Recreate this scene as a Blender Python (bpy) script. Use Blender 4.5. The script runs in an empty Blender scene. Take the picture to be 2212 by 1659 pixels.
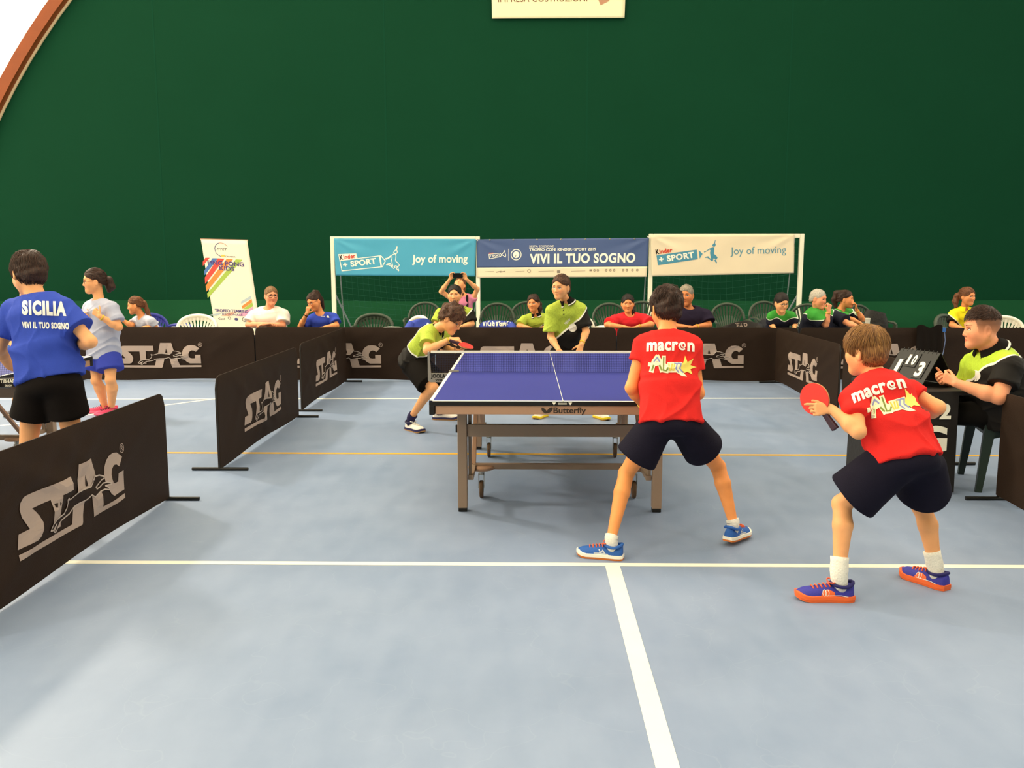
import bpy, bmesh, math, random
import numpy as np
from mathutils import Vector, Matrix
from mathutils.bvhtree import BVHTree
from mathutils.geometry import tessellate_polygon

SC = bpy.context.scene
COL = SC.collection

# ------------------------------------------------------------------ camera
F_PX, PITCH, YAW, CAM_H = 1937.0, 0.135, 0.0141, 1.544
cam_d = bpy.data.cameras.new('camera')
cam_d.sensor_width = 36.0
cam_d.lens = F_PX / 2212 * 36.0
cam_d.clip_end = 200
cam = bpy.data.objects.new('camera', cam_d)
COL.objects.link(cam)
cam.location = (0, 0, CAM_H)
cam.rotation_euler = (math.pi / 2 - PITCH, 0, YAW)
SC.camera = cam

# ------------------------------------------------------------------ daylight outside the membrane hall
world = bpy.data.worlds.new('sky')
SC.world = world
world.use_nodes = True
bg = world.node_tree.nodes['Background']
bg.inputs[0].default_value = (0.93, 0.96, 1.0, 1)
bg.inputs[1].default_value = .95
sun_d = bpy.data.lights.new('sun', 'SUN')
sun_d.energy = 7.1
sun_d.angle = math.radians(1)
sun_d.color = (1.0, 0.90, 0.74)
sun = bpy.data.objects.new('sun', sun_d)
COL.objects.link(sun)
sun.rotation_euler = Vector((0.62, 0.30, -0.72)).to_track_quat('-Z', 'Y').to_euler()

vs = SC.view_settings
vs.view_transform = 'Standard'
vs.look = 'None'
vs.gamma = 1.0
vs.use_curve_mapping = False
vs.exposure = 0.66
SC.cycles.use_denoising = True
SC.cycles.max_bounces = 7
SC.cycles.diffuse_bounces = 4
SC.cycles.transparent_max_bounces = 8


# ------------------------------------------------------------------ helpers
def vec(*a):
    return np.array(a, float)


def nrm(v):
    v = np.asarray(v, float)
    return v / max(np.linalg.norm(v), 1e-9)


def ray(px, py):
    x = (px - 1106) / F_PX
    u = (829.5 - py) / F_PX
    c, s = math.cos(PITCH), math.sin(PITCH)
    y = c + s * u
    z = -s + c * u
    c, s = math.cos(YAW), math.sin(YAW)
    return np.array([c * x - s * y, s * x + c * y, z])


def W(px, py, Y):
    """survey point: photo pixel seen at depth Y (metres from the camera)"""
    r = ray(px, py)
    t = Y / r[1]
    return np.array([r[0] * t, Y, CAM_H + r[2] * t])


def srgb(h):
    if isinstance(h, str):
        h = h.lstrip('#')
        h = [int(h[i:i + 2], 16) / 255 for i in (0, 2, 4)]
    return tuple((c / 12.92 if c <= 0.04045 else ((c + 0.055) / 1.055) ** 2.4) for c in h)


MATS = {}


def mat(name, col, rough=0.6, spec=0.4, metal=0.0, var=0.0, vscale=8.0, bump=0.0, bscale=30.0, stretch=(1, 1, 1), sheen=0.0):
    """plain procedural material with colour variation and fine relief"""
    if name in MATS:
        return MATS[name]
    m = bpy.data.materials.new(name)
    m.use_nodes = True
    nt = m.node_tree
    b = nt.nodes['Principled BSDF']
    c = srgb(col) if isinstance(col, str) else col
    b.inputs['Base Color'].default_value = (*c, 1)
    b.inputs['Roughness'].default_value = rough
    b.inputs['Specular IOR Level'].default_value = spec
    b.inputs['Metallic'].default_value = metal
    if sheen:
        b.inputs['Sheen Weight'].default_value = sheen
    tc = None
    if var or bump:
        tc = nt.nodes.new('ShaderNodeTexCoord')
        mp = nt.nodes.new('ShaderNodeMapping')
        mp.inputs['Scale'].default_value = stretch
        nt.links.new(tc.outputs['Object'], mp.inputs['Vector'])
    if var:
        n = nt.nodes.new('ShaderNodeTexNoise')
        n.inputs['Scale'].default_value = vscale
        n.inputs['Detail'].default_value = 4
        nt.links.new(mp.outputs[0], n.inputs['Vector'])
        mx = nt.nodes.new('ShaderNodeMix')
        mx.data_type = 'RGBA'
        mx.inputs['A'].default_value = (*[max(0, v * (1 - var)) for v in c], 1)
        mx.inputs['B'].default_value = (*[min(1, v * (1 + var)) for v in c], 1)
        nt.links.new(n.outputs['Fac'], mx.inputs['Factor'])
        nt.links.new(mx.outputs['Result'], b.inputs['Base Color'])
    if bump:
        n2 = nt.nodes.new('ShaderNodeTexNoise')
        n2.inputs['Scale'].default_value = bscale
        n2.inputs['Detail'].default_value = 3
        nt.links.new(mp.outputs[0], n2.inputs['Vector'])
        bp = nt.nodes.new('ShaderNodeBump')
        bp.inputs['Strength'].default_value = bump
        bp.inputs['Distance'].default_value = 0.02
        nt.links.new(n2.outputs['Fac'], bp.inputs['Height'])
        nt.links.new(bp.outputs[0], b.inputs['Normal'])
    MATS[name] = m
    return m


def link_obj(name, me, parent=None, loc=None):
    o = bpy.data.objects.new(name, me)
    COL.objects.link(o)
    if parent is not None:
        o.parent = parent
    if loc is not None:
        o.location = loc
    return o


def tag(o, label, cat, group=None):
    o['label'] = label
    o['category'] = cat
    if group:
        o['group'] = group
    return o


def thing(name, label, cat, loc=(0, 0, 0), rotz=0.0, group=None):
    o = bpy.data.objects.new(name, None)
    o.empty_display_size = 0.1
    COL.objects.link(o)
    o.location = loc
    o.rotation_euler = (0, 0, rotz)
    return tag(o, label, cat, group)


def struct(o):
    o['kind'] = 'structure'
    return o


class MB:
    """collects shapes into one mesh"""

    def __init__(self):
        self.v = []
        self.f = []

    def add(self, verts, faces):
        n = len(self.v)
        self.v += [tuple(float(c) for c in p) for p in verts]
        self.f += [tuple(i + n for i in f) for f in faces]
        return self

    def box(self, lo, hi, M=None):
        x0, y0, z0 = lo
        x1, y1, z1 = hi
        p = [(x0, y0, z0), (x1, y0, z0), (x1, y1, z0), (x0, y1, z0), (x0, y0, z1), (x1, y0, z1), (x1, y1, z1), (x0, y1, z1)]
        if M is not None:
            p = [tuple(M @ Vector(q)) for q in p]
        return self.add(p, [(0, 3, 2, 1), (4, 5, 6, 7), (0, 1, 5, 4), (1, 2, 6, 5), (2, 3, 7, 6), (3, 0, 4, 7)])

    def bar(self, a, b, w, h, up=(0, 0, 1)):
        a, b = np.array(a, float), np.array(b, float)
        d = nrm(b - a)
        x = np.cross(d, up)
        if np.linalg.norm(x) < 1e-4:
            x = np.cross(d, (0, 1, 0))
        x = nrm(x)
        y = np.cross(x, d)
        p = []
        for q in (a, b):
            for sx, sy in ((-1, -1), (1, -1), (1, 1), (-1, 1)):
                p.append(q + x * sx * w / 2 + y * sy * h / 2)
        return self.add(p, [(0, 1, 2, 3), (7, 6, 5, 4), (0, 4, 5, 1), (1, 5, 6, 2), (2, 6, 7, 3), (3, 7, 4, 0)])

    def tube(self, pts, r, n=8, closed=False, cap=True):
        pts = [np.array(p, float) for p in pts]
        m = len(pts)
        rs = r if hasattr(r, '__len__') else [r] * m
        rings = []
        prev = None
        for i in range(m):
            if closed:
                d = nrm(pts[(i + 1) % m] - pts[i - 1])
            else:
                d = nrm(pts[min(i + 1, m - 1)] - pts[max(i - 1, 0)])
            if prev is None:
                x = np.cross(d, (0, 0, 1)) if abs(d[2]) < .9 else np.cross(d, (0, 1, 0))
            else:
                x = prev - d * np.dot(prev, d)
            x = nrm(x)
            prev = x
            y = np.cross(d, x)
            rings.append([pts[i] + rs[i] * (x * math.cos(2 * math.pi * k / n) + y * math.sin(2 * math.pi * k / n)) for k in range(n)])
        v = [p for ring in rings for p in ring]
        f = []
        for i in range(m if closed else m - 1):
            j = (i + 1) % m
            for k in range(n):
                l = (k + 1) % n
                f.append((i * n + k, i * n + l, j * n + l, j * n + k))
        if cap and not closed:
            f.append(tuple(range(n - 1, -1, -1)))
            f.append(tuple((m - 1) * n + k for k in range(n)))
        return self.add(v, f)

    def lathe(self, prof, n=24, axis='z', center=(0, 0, 0)):
        v = []
        for r, z in prof:
            for k in range(n):
                a = 2 * math.pi * k / n
                p = (r * math.cos(a), r * math.sin(a), z)
                if axis == 'x':
                    p = (z, p[0], p[1])
                elif axis == 'y':
                    p = (p[0], z, p[1])
                v.append((p[0] + center[0], p[1] + center[1], p[2] + center[2]))
        f = []
        m = len(prof)
        for i in range(m - 1):
            for k in range(n):
                l = (k + 1) % n
                f.append((i * n + k, i * n + l, (i + 1) * n + l, (i + 1) * n + k))
        f.append(tuple(range(n - 1, -1, -1)))
        f.append(tuple((m - 1) * n + k for k in range(n)))
        return self.add(v, f)

    def prism(self, poly, z0, z1, mapf=None):
        """extrude a 2D outline; mapf(u, v, w) -> xyz"""
        n = len(poly)
        mapf = mapf or (lambda u, v, w: (u, v, w))
        v = [mapf(x, y, z0) for x, y in poly] + [mapf(x, y, z1) for x, y in poly]
        f = [(i, (i + 1) % n, n + (i + 1) % n, n + i) for i in range(n)]
        tri = tessellate_polygon([[Vector((x, y, 0)) for x, y in poly]])
        f += [tuple(reversed(t)) for t in tri] + [tuple(i + n for i in t) for t in tri]
        return self.add(v, f)

    def grid(self, fn, nu, nv):
        v = [fn(i / nu, j / nv) for j in range(nv + 1) for i in range(nu + 1)]
        f = [(j * (nu + 1) + i, j * (nu + 1) + i + 1, (j + 1) * (nu + 1) + i + 1, (j + 1) * (nu + 1) + i) for j in range(nv) for i in range(nu)]
        return self.add(v, f)

    def mesh(self, name, m=None, smooth=False):
        me = bpy.data.meshes.new(name)
        me.from_pydata(self.v, [], self.f)
        bm = bmesh.new()
        bm.from_mesh(me)
        bmesh.ops.recalc_face_normals(bm, faces=bm.faces)
        bm.to_mesh(me)
        bm.free()
        if m is not None:
            me.materials.append(m)
        if smooth:
            me.polygons.foreach_set('use_smooth', [True] * len(me.polygons))
            if smooth != 'all':
                try:
                    me.set_sharp_from_angle(angle=math.radians(40))
                except Exception:
                    pass
        return me

    def build(self, name, m, parent=None, smooth=False, loc=None, bevel=0.0):
        o = link_obj(name, self.mesh(name, m, smooth), parent, loc)
        if bevel:
            md = o.modifiers.new('bevel', 'BEVEL')
            md.width = bevel
            md.segments = 2
            md.limit_method = 'ANGLE'
        return o


# ------------------------------------------------------------------ lettering (converted once, up front)
TEXT_SPEC = {}
for s in ['Butterfly', 'JOOLA', 'WM', 'TIBHAR', 'SMASH', 'Kinder', 'K', 'inder', '+ SPORT', 'Joy of moving', 'SESTA EDIZIONE', 'TROFEO CONI KINDER+SPORT 2019',
          'VIVI IL TUO SOGNO', 'SICILIA', 'macron', 'macr', 'n', 'Abru', 'zz', 'FITET', 'CALABRIA', 'PING PONG', 'KIDS', 'TROFEO TEAMING', 'REGIONALE',
          'Coni', 'IMPRESA COSTRUZIONI', '1', '0', '3', '\u00ae', 'LOMBARDIA', 'O.T.S.', 'Tibhar', 'joma', 'STAG', '2']:
    TEXT_SPEC[s] = (0.0, 0.0)
    TEXT_SPEC[s + '|b'] = (0.022, 0.0)
    TEXT_SPEC[s + '|bb'] = (0.04, 0.0)
    TEXT_SPEC[s + '|i'] = (0.01, 0.3)
    if len(s) > 5:
        TEXT_SPEC[s + '|x'] = (0.06, 0.0)
TEXT = {}


def convert_texts():
    objs = []
    for key, (off, shear) in TEXT_SPEC.items():
        cu = bpy.data.curves.new('t', 'FONT')
        cu.body = key.split('|')[0]
        cu.size = 1.0
        cu.offset = off
        cu.shear = shear
        cu.resolution_u = 4
        if off > 0.03:
            cu.space_character = 1.08 if off < .05 else 1.16
        o = bpy.data.objects.new('t', cu)
        COL.objects.link(o)
        objs.append((key, o))
    bpy.context.view_layer.update()
    dg = bpy.context.evaluated_depsgraph_get()
    for key, o in objs:
        me = o.evaluated_get(dg).to_mesh()
        me.calc_loop_triangles()
        v = np.empty(len(me.vertices) * 3)
        me.vertices.foreach_get('co', v)
        t = np.empty(len(me.loop_triangles) * 3, int)
        me.loop_triangles.foreach_get('vertices', t)
        TEXT[key] = (v.reshape(-1, 3)[:, :2].copy(), t.reshape(-1, 3).copy())
        o.evaluated_get(dg).to_mesh_clear()
    for key, o in objs:
        cu = o.data
        bpy.data.objects.remove(o)
        bpy.data.curves.remove(cu)


convert_texts()


class Ink:
    """flat print: 2D triangles, one list per colour"""

    def __init__(self):
        self.v = []
        self.t = []

    def tris(self, v, t):
        n = len(self.v)
        self.v += [tuple(p) for p in v]
        self.t += [tuple(int(i) + n for i in f) for f in t]
        return self

    def poly(self, pts):
        return self.tris(pts, tessellate_polygon([[Vector((p[0], p[1], 0)) for p in pts]]))

    def rect(self, x0, y0, x1, y1):
        return self.tris([(x0, y0), (x1, y0), (x1, y1), (x0, y1)], [(0, 1, 2), (0, 2, 3)])

    def disc(self, cx, cy, rx, ry=None, n=24, rot=0.0):
        ry = ry or rx
        c, s = math.cos(rot), math.sin(rot)
        p = []
        for k in range(n):
            a = 2 * math.pi * k / n
            x, y = rx * math.cos(a), ry * math.sin(a)
            p.append((cx + c * x - s * y, cy + s * x + c * y))
        return self.poly(p)

    def stroke(self, pts, w, closed=False):
        m = len(pts)
        for i in range(m if closed else m - 1):
            a = np.array(pts[i], float)
            b = np.array(pts[(i + 1) % m], float)
            d = b - a
            L = np.linalg.norm(d)
            if L < 1e-9:
                continue
            d /= L
            q = np.array([-d[1], d[0]]) * w / 2
            e = d * w * .35
            self.tris([a - e - q, b + e - q, b + e + q, a - e + q], [(0, 1, 2), (0, 2, 3)])
        return self

    def ring(self, cx, cy, r, w, n=28, a0=0, a1=2 * math.pi):
        return self.stroke([(cx + r * math.cos(a0 + (a1 - a0) * k / n), cy + r * math.sin(a0 + (a1 - a0) * k / n)) for k in range(n + 1)], w)

    def text(self, key, x, y, h, width=None, rot=0.0, align='l'):
        """cap height h, optional forced width"""
        v, t = TEXT[key]
        v = v.copy()
        v[:, 0] -= v[:, 0].min()
        sy = h / 0.729
        sx = sy if width is None else width / max(v[:, 0].max(), 1e-6)
        v[:, 0] *= sx
        v[:, 1] *= sy
        if align == 'c':
            v[:, 0] -= v[:, 0].max() / 2
        elif align == 'r':
            v[:, 0] -= v[:, 0].max()
        c, s = math.cos(rot), math.sin(rot)
        v = np.stack([x + c * v[:, 0] - s * v[:, 1], y + s * v[:, 0] + c * v[:, 1]], 1)
        return self.tris(v, t)

    def xf(self, fn):
        self.v = [fn(*p) for p in self.v]
        return self

    def build(self, name, m, mapper, parent=None, step=0.0):
        bm = bmesh.new()
        vs_ = [bm.verts.new((p[0], p[1], 0)) for p in self.v]
        for t in self.t:
            if len(set(t)) == 3:
                try:
                    bm.faces.new([vs_[i] for i in t])
                except ValueError:
                    pass
        if step:
            xs = [p[0] for p in self.v]
            ys = [p[1] for p in self.v]
            for ax, lo, hi in ((0, min(xs), max(xs)), (1, min(ys), max(ys))):
                k = lo + step
                while k < hi:
                    co = (k, 0, 0) if ax == 0 else (0, k, 0)
                    no = (1, 0, 0) if ax == 0 else (0, 1, 0)
                    bmesh.ops.bisect_plane(bm, geom=bm.verts[:] + bm.edges[:] + bm.faces[:], plane_co=co, plane_no=no)
                    k += step
        dead = []
        for v in bm.verts:
            p = mapper(v.co.x, v.co.y)
            if p is None:
                dead.append(v)
            else:
                v.co = Vector([float(c) for c in p])
        if dead:
            bmesh.ops.delete(bm, geom=dead, context='VERTS')
        me = bpy.data.meshes.new(name)
        bm.to_mesh(me)
        bm.free()
        me.materials.append(m)
        return link_obj(name, me, parent)


def sines(P, seed, freq, n=6):
    """smooth pseudo-noise in about [-1, 1]"""
    rg = np.random.RandomState(seed)
    P = np.asarray(P, float)
    s = 0
    for i in range(n):
        d = rg.normal(size=P.shape[-1])
        d /= np.linalg.norm(d)
        s = s + np.sin(P @ d * freq * (0.6 + rg.rand() * 0.9) + rg.rand() * 6.28)
    return s / n * 1.5
# ================================================================== the hall
Y_BACK, Y_FRONT = 20.0, -9.0
VX, VZ, VR = 1.61, -2.69, 15.0            # vault axis and radius


def arc(r, n=72, zmin=-0.02):
    a0 = math.asin((zmin - VZ) / r)
    return [(VX - r * math.cos(a0 + (math.pi - 2 * a0) * k / n), VZ + r * math.sin(a0 + (math.pi - 2 * a0) * k / n)) for k in range(n + 1)]


# floor: blue sports resin, slightly worn
def floor_material():
    m = bpy.data.materials.new('blue_sports_floor')
    m.use_nodes = True
    nt = m.node_tree
    b = nt.nodes['Principled BSDF']
    tc = nt.nodes.new('ShaderNodeTexCoord')
    n1 = nt.nodes.new('ShaderNodeTexNoise')
    n1.inputs['Scale'].default_value = 0.7
    n1.inputs['Detail'].default_value = 6
    n1.inputs['Roughness'].default_value = 0.6
    n2 = nt.nodes.new('ShaderNodeTexNoise')
    n2.inputs['Scale'].default_value = 9
    n2.inputs['Detail'].default_value = 5
    mp = nt.nodes.new('ShaderNodeMapping')
    mp.inputs['Scale'].default_value = (1, 0.35, 1)
    nt.links.new(tc.outputs['Object'], n1.inputs['Vector'])
    nt.links.new(tc.outputs['Object'], mp.inputs['Vector'])
    nt.links.new(mp.outputs[0], n2.inputs['Vector'])
    add = nt.nodes.new('ShaderNodeMath')
    add.operation = 'MULTIPLY_ADD'
    add.inputs[1].default_value = 0.35
    nt.links.new(n2.outputs['Fac'], add.inputs[0])
    nt.links.new(n1.outputs['Fac'], add.inputs[2])
    cr = nt.nodes.new('ShaderNodeValToRGB')
    cr.color_ramp.elements[0].position = 0.4
    cr.color_ramp.elements[0].color = (*FLOOR_A, 1)
    cr.color_ramp.elements[1].position = 0.95
    cr.color_ramp.elements[1].color = (*FLOOR_B, 1)
    nt.links.new(add.outputs[0], cr.inputs[0])
    # fine pale scuffs
    wv = nt.nodes.new('ShaderNodeTexVoronoi')
    wv.feature = 'DISTANCE_TO_EDGE'
    wv.inputs['Scale'].default_value = 1.7
    nz = nt.nodes.new('ShaderNodeTexNoise')
    nz.inputs['Scale'].default_value = 2.0
    nz.inputs['Detail'].default_value = 3
    vm = nt.nodes.new('ShaderNodeVectorMath')
    vm.operation = 'MULTIPLY_ADD'
    vm.inputs[1].default_value = (0.9, 0.9, 0.9)
    nt.links.new(tc.outputs['Object'], nz.inputs['Vector'])
    nt.links.new(nz.outputs['Color'], vm.inputs[0])
    nt.links.new(tc.outputs['Object'], vm.inputs[2])
    nt.links.new(vm.outputs[0], wv.inputs['Vector'])
    lt = nt.nodes.new('ShaderNodeMapRange')
    lt.inputs['From Min'].default_value = 0.0
    lt.inputs['From Max'].default_value = 0.006
    lt.inputs['To Min'].default_value = 0.05
    lt.inputs['To Max'].default_value = 0.0
    nt.links.new(wv.outputs['Distance'], lt.inputs['Value'])
    mx = nt.nodes.new('ShaderNodeMix')
    mx.data_type = 'RGBA'
    mx.inputs['B'].default_value = (0.6, 0.66, 0.7, 1)
    nt.links.new(lt.outputs[0], mx.inputs['Factor'])
    nt.links.new(cr.outputs[0], mx.inputs['A'])
    nt.links.new(mx.outputs['Result'], b.inputs['Base Color'])
    rr = nt.nodes.new('ShaderNodeMapRange')
    rr.inputs['To Min'].default_value = 0.38
    rr.inputs['To Max'].default_value = 0.56
    nt.links.new(n2.outputs['Fac'], rr.inputs['Value'])
    nt.links.new(rr.outputs[0], b.inputs['Roughness'])
    b.inputs['Specular IOR Level'].default_value = 0.35
    return m


FLOOR_A = (.185, .250, .385)
FLOOR_B = (.275, .340, .482)
M_FLOOR = floor_material()
fl = MB()
fl.box((-14.0, Y_FRONT, -0.1), (17.2, Y_BACK + .02, 0.0))
floor = struct(fl.build('floor', M_FLOOR))
M_LINE = mat('line_paint_white', '#E9E6D8', 0.55, var=.05, vscale=6)
M_LINEY = mat('line_paint_yellow', '#D9A63A', 0.55, var=.08, vscale=6)


def floor_line(a, b, w, m):
    a, b = np.array(a, float), np.array(b, float)
    d = nrm(b - a)
    q = np.array([-d[1], d[0]]) * w / 2
    mb = MB()
    p = [a - q, b - q, b + q, a + q]
    mb.add([(x, y, 0.0004) for x, y in p] + [(x, y, 0.0016) for x, y in p], [(3, 2, 1, 0), (4, 5, 6, 7), (0, 1, 5, 4), (1, 2, 6, 5), (2, 3, 7, 6), (3, 0, 4, 7)])
    return mb.build('painted_line', m, floor)


floor_line((-8.5, 4.46), (7.5, 4.455), 0.05, M_LINE)
floor_line((0.437, 1.2), (0.453, 4.433), 0.075, M_LINE)
floor_line((-9, 7.17), (9, 7.105), 0.05, M_LINEY)
floor_line((-9, 9.93), (9, 10.33), 0.05, M_LINE)
floor_line((-5.6, 7.62), (-3.56, 10.02), 0.05, M_LINE)

# end wall: dark green PVC sheet with welded seams
def wall_material(name, c0, c1, bump=0.25):
    m = bpy.data.materials.new(name)
    m.use_nodes = True
    nt = m.node_tree
    b = nt.nodes['Principled BSDF']
    b.inputs['Roughness'].default_value = 0.75
    b.inputs['Specular IOR Level'].default_value = 0.10
    tc = nt.nodes.new('ShaderNodeTexCoord')
    n1 = nt.nodes.new('ShaderNodeTexNoise')
    n1.inputs['Scale'].default_value = 0.5
    n1.inputs['Detail'].default_value = 5
    nt.links.new(tc.outputs['Object'], n1.inputs['Vector'])
    mx = nt.nodes.new('ShaderNodeMix')
    mx.data_type = 'RGBA'
    mx.inputs['A'].default_value = (*srgb(c0), 1)
    mx.inputs['B'].default_value = (*srgb(c1), 1)
    nt.links.new(n1.outputs['Fac'], mx.inputs['Factor'])
    nt.links.new(mx.outputs['Result'], b.inputs['Base Color'])
    n2 = nt.nodes.new('ShaderNodeTexNoise')
    n2.inputs['Scale'].default_value = 1.6
    n2.inputs['Detail'].default_value = 2
    bp = nt.nodes.new('ShaderNodeBump')
    bp.inputs['Strength'].default_value = bump
    bp.inputs['Distance'].default_value = 0.05
    nt.links.new(tc.outputs['Object'], n2.inputs['Vector'])
    nt.links.new(n2.outputs['Fac'], bp.inputs['Height'])
    nt.links.new(bp.outputs[0], b.inputs['Normal'])
    return m


M_WALL = wall_material('green_pvc_sheet', '#053A23', '#093F28')
M_SKIRT = wall_material('green_pvc_skirt', '#0E4227', '#144B2D', 0.6)
wb = MB()
wb.prism(arc(VR + .25), 0, 0.06, lambda u, v, w: (u, Y_BACK + w, v))
wall_back = struct(wb.build('wall_back', M_WALL))
# welded vertical seams of the sheet
M_SEAM = mat('pvc_seam', '#08402A', .75, .1)
for px in (330, 829, 1270, 1712):
    p = W(px, 40, Y_BACK)
    zt = VZ + math.sqrt(VR ** 2 - (p[0] - VX) ** 2)
    MB().box((p[0] - .016, Y_BACK - .003, .7), (p[0] + .016, Y_BACK + .01, zt - .05)).build('sheet_seam', M_SEAM, wall_back)
# slack skirt of the sheet along the ground
sk = MB()
rg = np.random.RandomState(3)


def skirt_pt(u, v):
    x = -13.2 + u * 29.5
    bulge = 0.10 * math.sin(v * math.pi) + .035 * math.sin(x * 2.1 + 2 * v) * v * (1 - v) * 4 + .02 * math.sin(x * 5.3 + 9 * v) * math.sin(v * math.pi)
    return (x, Y_BACK - .03 - .42 * (1 - v) - bulge, .02 + .68 * v + .015 * math.sin(x * .7))


sk.grid(skirt_pt, 160, 8)
o = sk.build('trim_1', M_SKIRT, smooth='all')
struct(o)
# timber base rail in front of the skirt
M_BASEWOOD = mat('base_timber', '#7A5238', .7, var=.25, vscale=5, stretch=(.3, 3, 3))
bb = MB()
x = -13.0
while x < 16:
    bb.box((x, 19.2, 0.005), (x + 3.96, 19.36, .14))
    x += 4
struct(bb.build('baseboard_back', M_BASEWOOD, bevel=.006))

# vault: translucent white membrane, lit by the sun and sky outside
def membrane():
    m = bpy.data.materials.new('white_membrane')
    m.use_nodes = True
    nt = m.node_tree
    nt.nodes.remove(nt.nodes['Principled BSDF'])
    out = nt.nodes['Material Output']
    tr = nt.nodes.new('ShaderNodeBsdfTranslucent')
    tr.inputs[0].default_value = (0.93, 0.86, 0.68, 1)
    df = nt.nodes.new('ShaderNodeBsdfDiffuse')
    df.inputs[0].default_value = (0.88, 0.86, 0.78, 1)
    mx = nt.nodes.new('ShaderNodeMixShader')
    mx.inputs[0].default_value = 0.4
    nt.links.new(tr.outputs[0], mx.inputs[1])
    nt.links.new(df.outputs[0], mx.inputs[2])
    nt.links.new(mx.outputs[0], out.inputs['Surface'])
    return m


M_MEMB = membrane()
rf = MB()
ar = arc(VR + .24)
rf.grid(lambda u, v: (ar[int(round(u * 72))][0], Y_FRONT + v * (Y_BACK - .15 - Y_FRONT), ar[int(round(u * 72))][1]), 72, 8)
ceiling = struct(rf.build('ceiling', M_MEMB, smooth='all'))
fw = MB()
fw.prism(arc(VR + .24), 0, 0.05, lambda u, v, w: (u, Y_FRONT - w, v))
struct(fw.build('wall_front', M_WALL))

# laminated timber rib against the end wall, with its pale edge strip
M_GLULAM = mat('glulam', '#8C4212', .5, var=.18, vscale=4, bump=.1, bscale=20)
M_STRIP = mat('pale_edge_strip', '#E6CFA4', .6)


def ring_band(r0, r1, y0, y1):
    mb = MB()
    a, b = arc(r0), arc(r1)
    n = len(a)
    v = []
    for (x0, z0), (x1, z1) in zip(a, b):
        v += [(x0, y0, z0), (x1, y0, z1), (x1, y1, z1), (x0, y1, z0)]
    f = []
    for i in range(n - 1):
        for k in range(4):
            l = (k + 1) % 4
            f.append((i * 4 + k, (i + 1) * 4 + k, (i + 1) * 4 + l, i * 4 + l))
    return mb.add(v, f)


struct(ring_band(VR, VR + .25, 19.79, 19.985).build('trim_2', M_GLULAM))
struct(ring_band(VR - .045, VR + .0, 19.955, 19.99).build('trim_3', M_STRIP))
# one more rib each bay towards the camera side, out of the picture but part of the vault
for i, yy in enumerate((14.6, 9.7, 4.8, -0.1, -5.0)):
    struct(ring_band(VR, VR + .25, yy - .10, yy + .10).build('trim_%d' % (i + 4), M_GLULAM))

# hall floodlights bracketed to the ribs on both sides, above the edge of the picture
M_LAMPBOX = mat('lamp_housing', '#8A8C8E', .4, .4)
M_LAMPGLASS = bpy.data.materials.new('lamp_glass')
M_LAMPGLASS.use_nodes = True
M_LAMPGLASS.node_tree.nodes['Principled BSDF'].inputs['Emission Color'].default_value = (1, .95, .85, 1)
M_LAMPGLASS.node_tree.nodes['Principled BSDF'].inputs['Emission Strength'].default_value = 4.0


def floodlight(x, y, z, aim, power, label):
    t = thing('hall_floodlight', label, 'floodlight', (x, y, z), 0, 'hall floodlights')
    d = Vector(aim) - Vector((x, y, z))
    q = d.to_track_quat('-Z', 'Y')
    M = q.to_matrix().to_4x4()
    b = MB().box((-.40, -.40, .02), (.40, .40, .16), M)
    b.build('lamp_housing', M_LAMPBOX, t, bevel=.02)
    MB().box((-.36, -.36, .005), (.36, .36, .019), M).build('lamp_glass', M_LAMPGLASS, t)
    MB().tube([M @ Vector((-.42, 0, .09)), M @ Vector((-.42, 0, .40)), M @ Vector((.42, 0, .40)), M @ Vector((.42, 0, .09))], .015, 8).build('lamp_bracket', M_LAMPBOX, t)
    side = -1 if x < VX else 1
    zz = VZ + math.sqrt((VR) ** 2 - (x - VX) ** 2)
    MB().tube([M @ Vector((0, 0, .40)), (side * .25, 0, zz - z - .1)], .02, 8).build('hanger', M_LAMPBOX, t)
    ld = bpy.data.lights.new('floodlight', 'AREA')
    ld.shape = 'SQUARE'
    ld.size = .7
    ld.energy = power
    ld.color = (1, .89, .70)
    lo = bpy.data.objects.new('lamp', ld)
    COL.objects.link(lo)
    lo.parent = t
    lo.rotation_euler = q.to_euler()
    return t


floodlight(-8.1, 11.1, 7.1, (-.5, 6.0, 0), 330, 'floodlight hung over the left side of the far half of the hall')
floodlight(11.3, 11.1, 7.1, (2.5, 6.0, 0), 140, 'floodlight hung over the right side of the far half of the hall')
floodlight(-8.1, -2.5, 7.1, (0, 4.0, 0), 130, 'floodlight hung over the left side of the near half of the hall')
floodlight(11.3, -2.5, 7.1, (1.5, 4.0, 0), 130, 'floodlight hung over the right side of the near half of the hall')
# ================================================================== prints
M_GREYINK = mat('grey_print', '#A89488', .6)
M_GREYINK2 = mat('grey_print_line', '#B4A499', .6)
M_BLACKFAB = mat('black_barrier_cloth', '#2A1D14', .68, .15, var=.2, vscale=3, bump=.15, bscale=220)
M_BLACKPRINT = mat('black_print', '#281B13', .68, .15)
M_BLACKMETAL = mat('black_metal', '#15130F', .45)
M_ALU = mat('table_alu', '#B28B70', .45, .3, var=.05, vscale=4)
M_ALU2 = mat('leg_alu', '#9C8470', .45, .3, var=.05, vscale=4)
M_WHITEP = mat('white_print', '#F6F1DE', .6)

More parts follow.
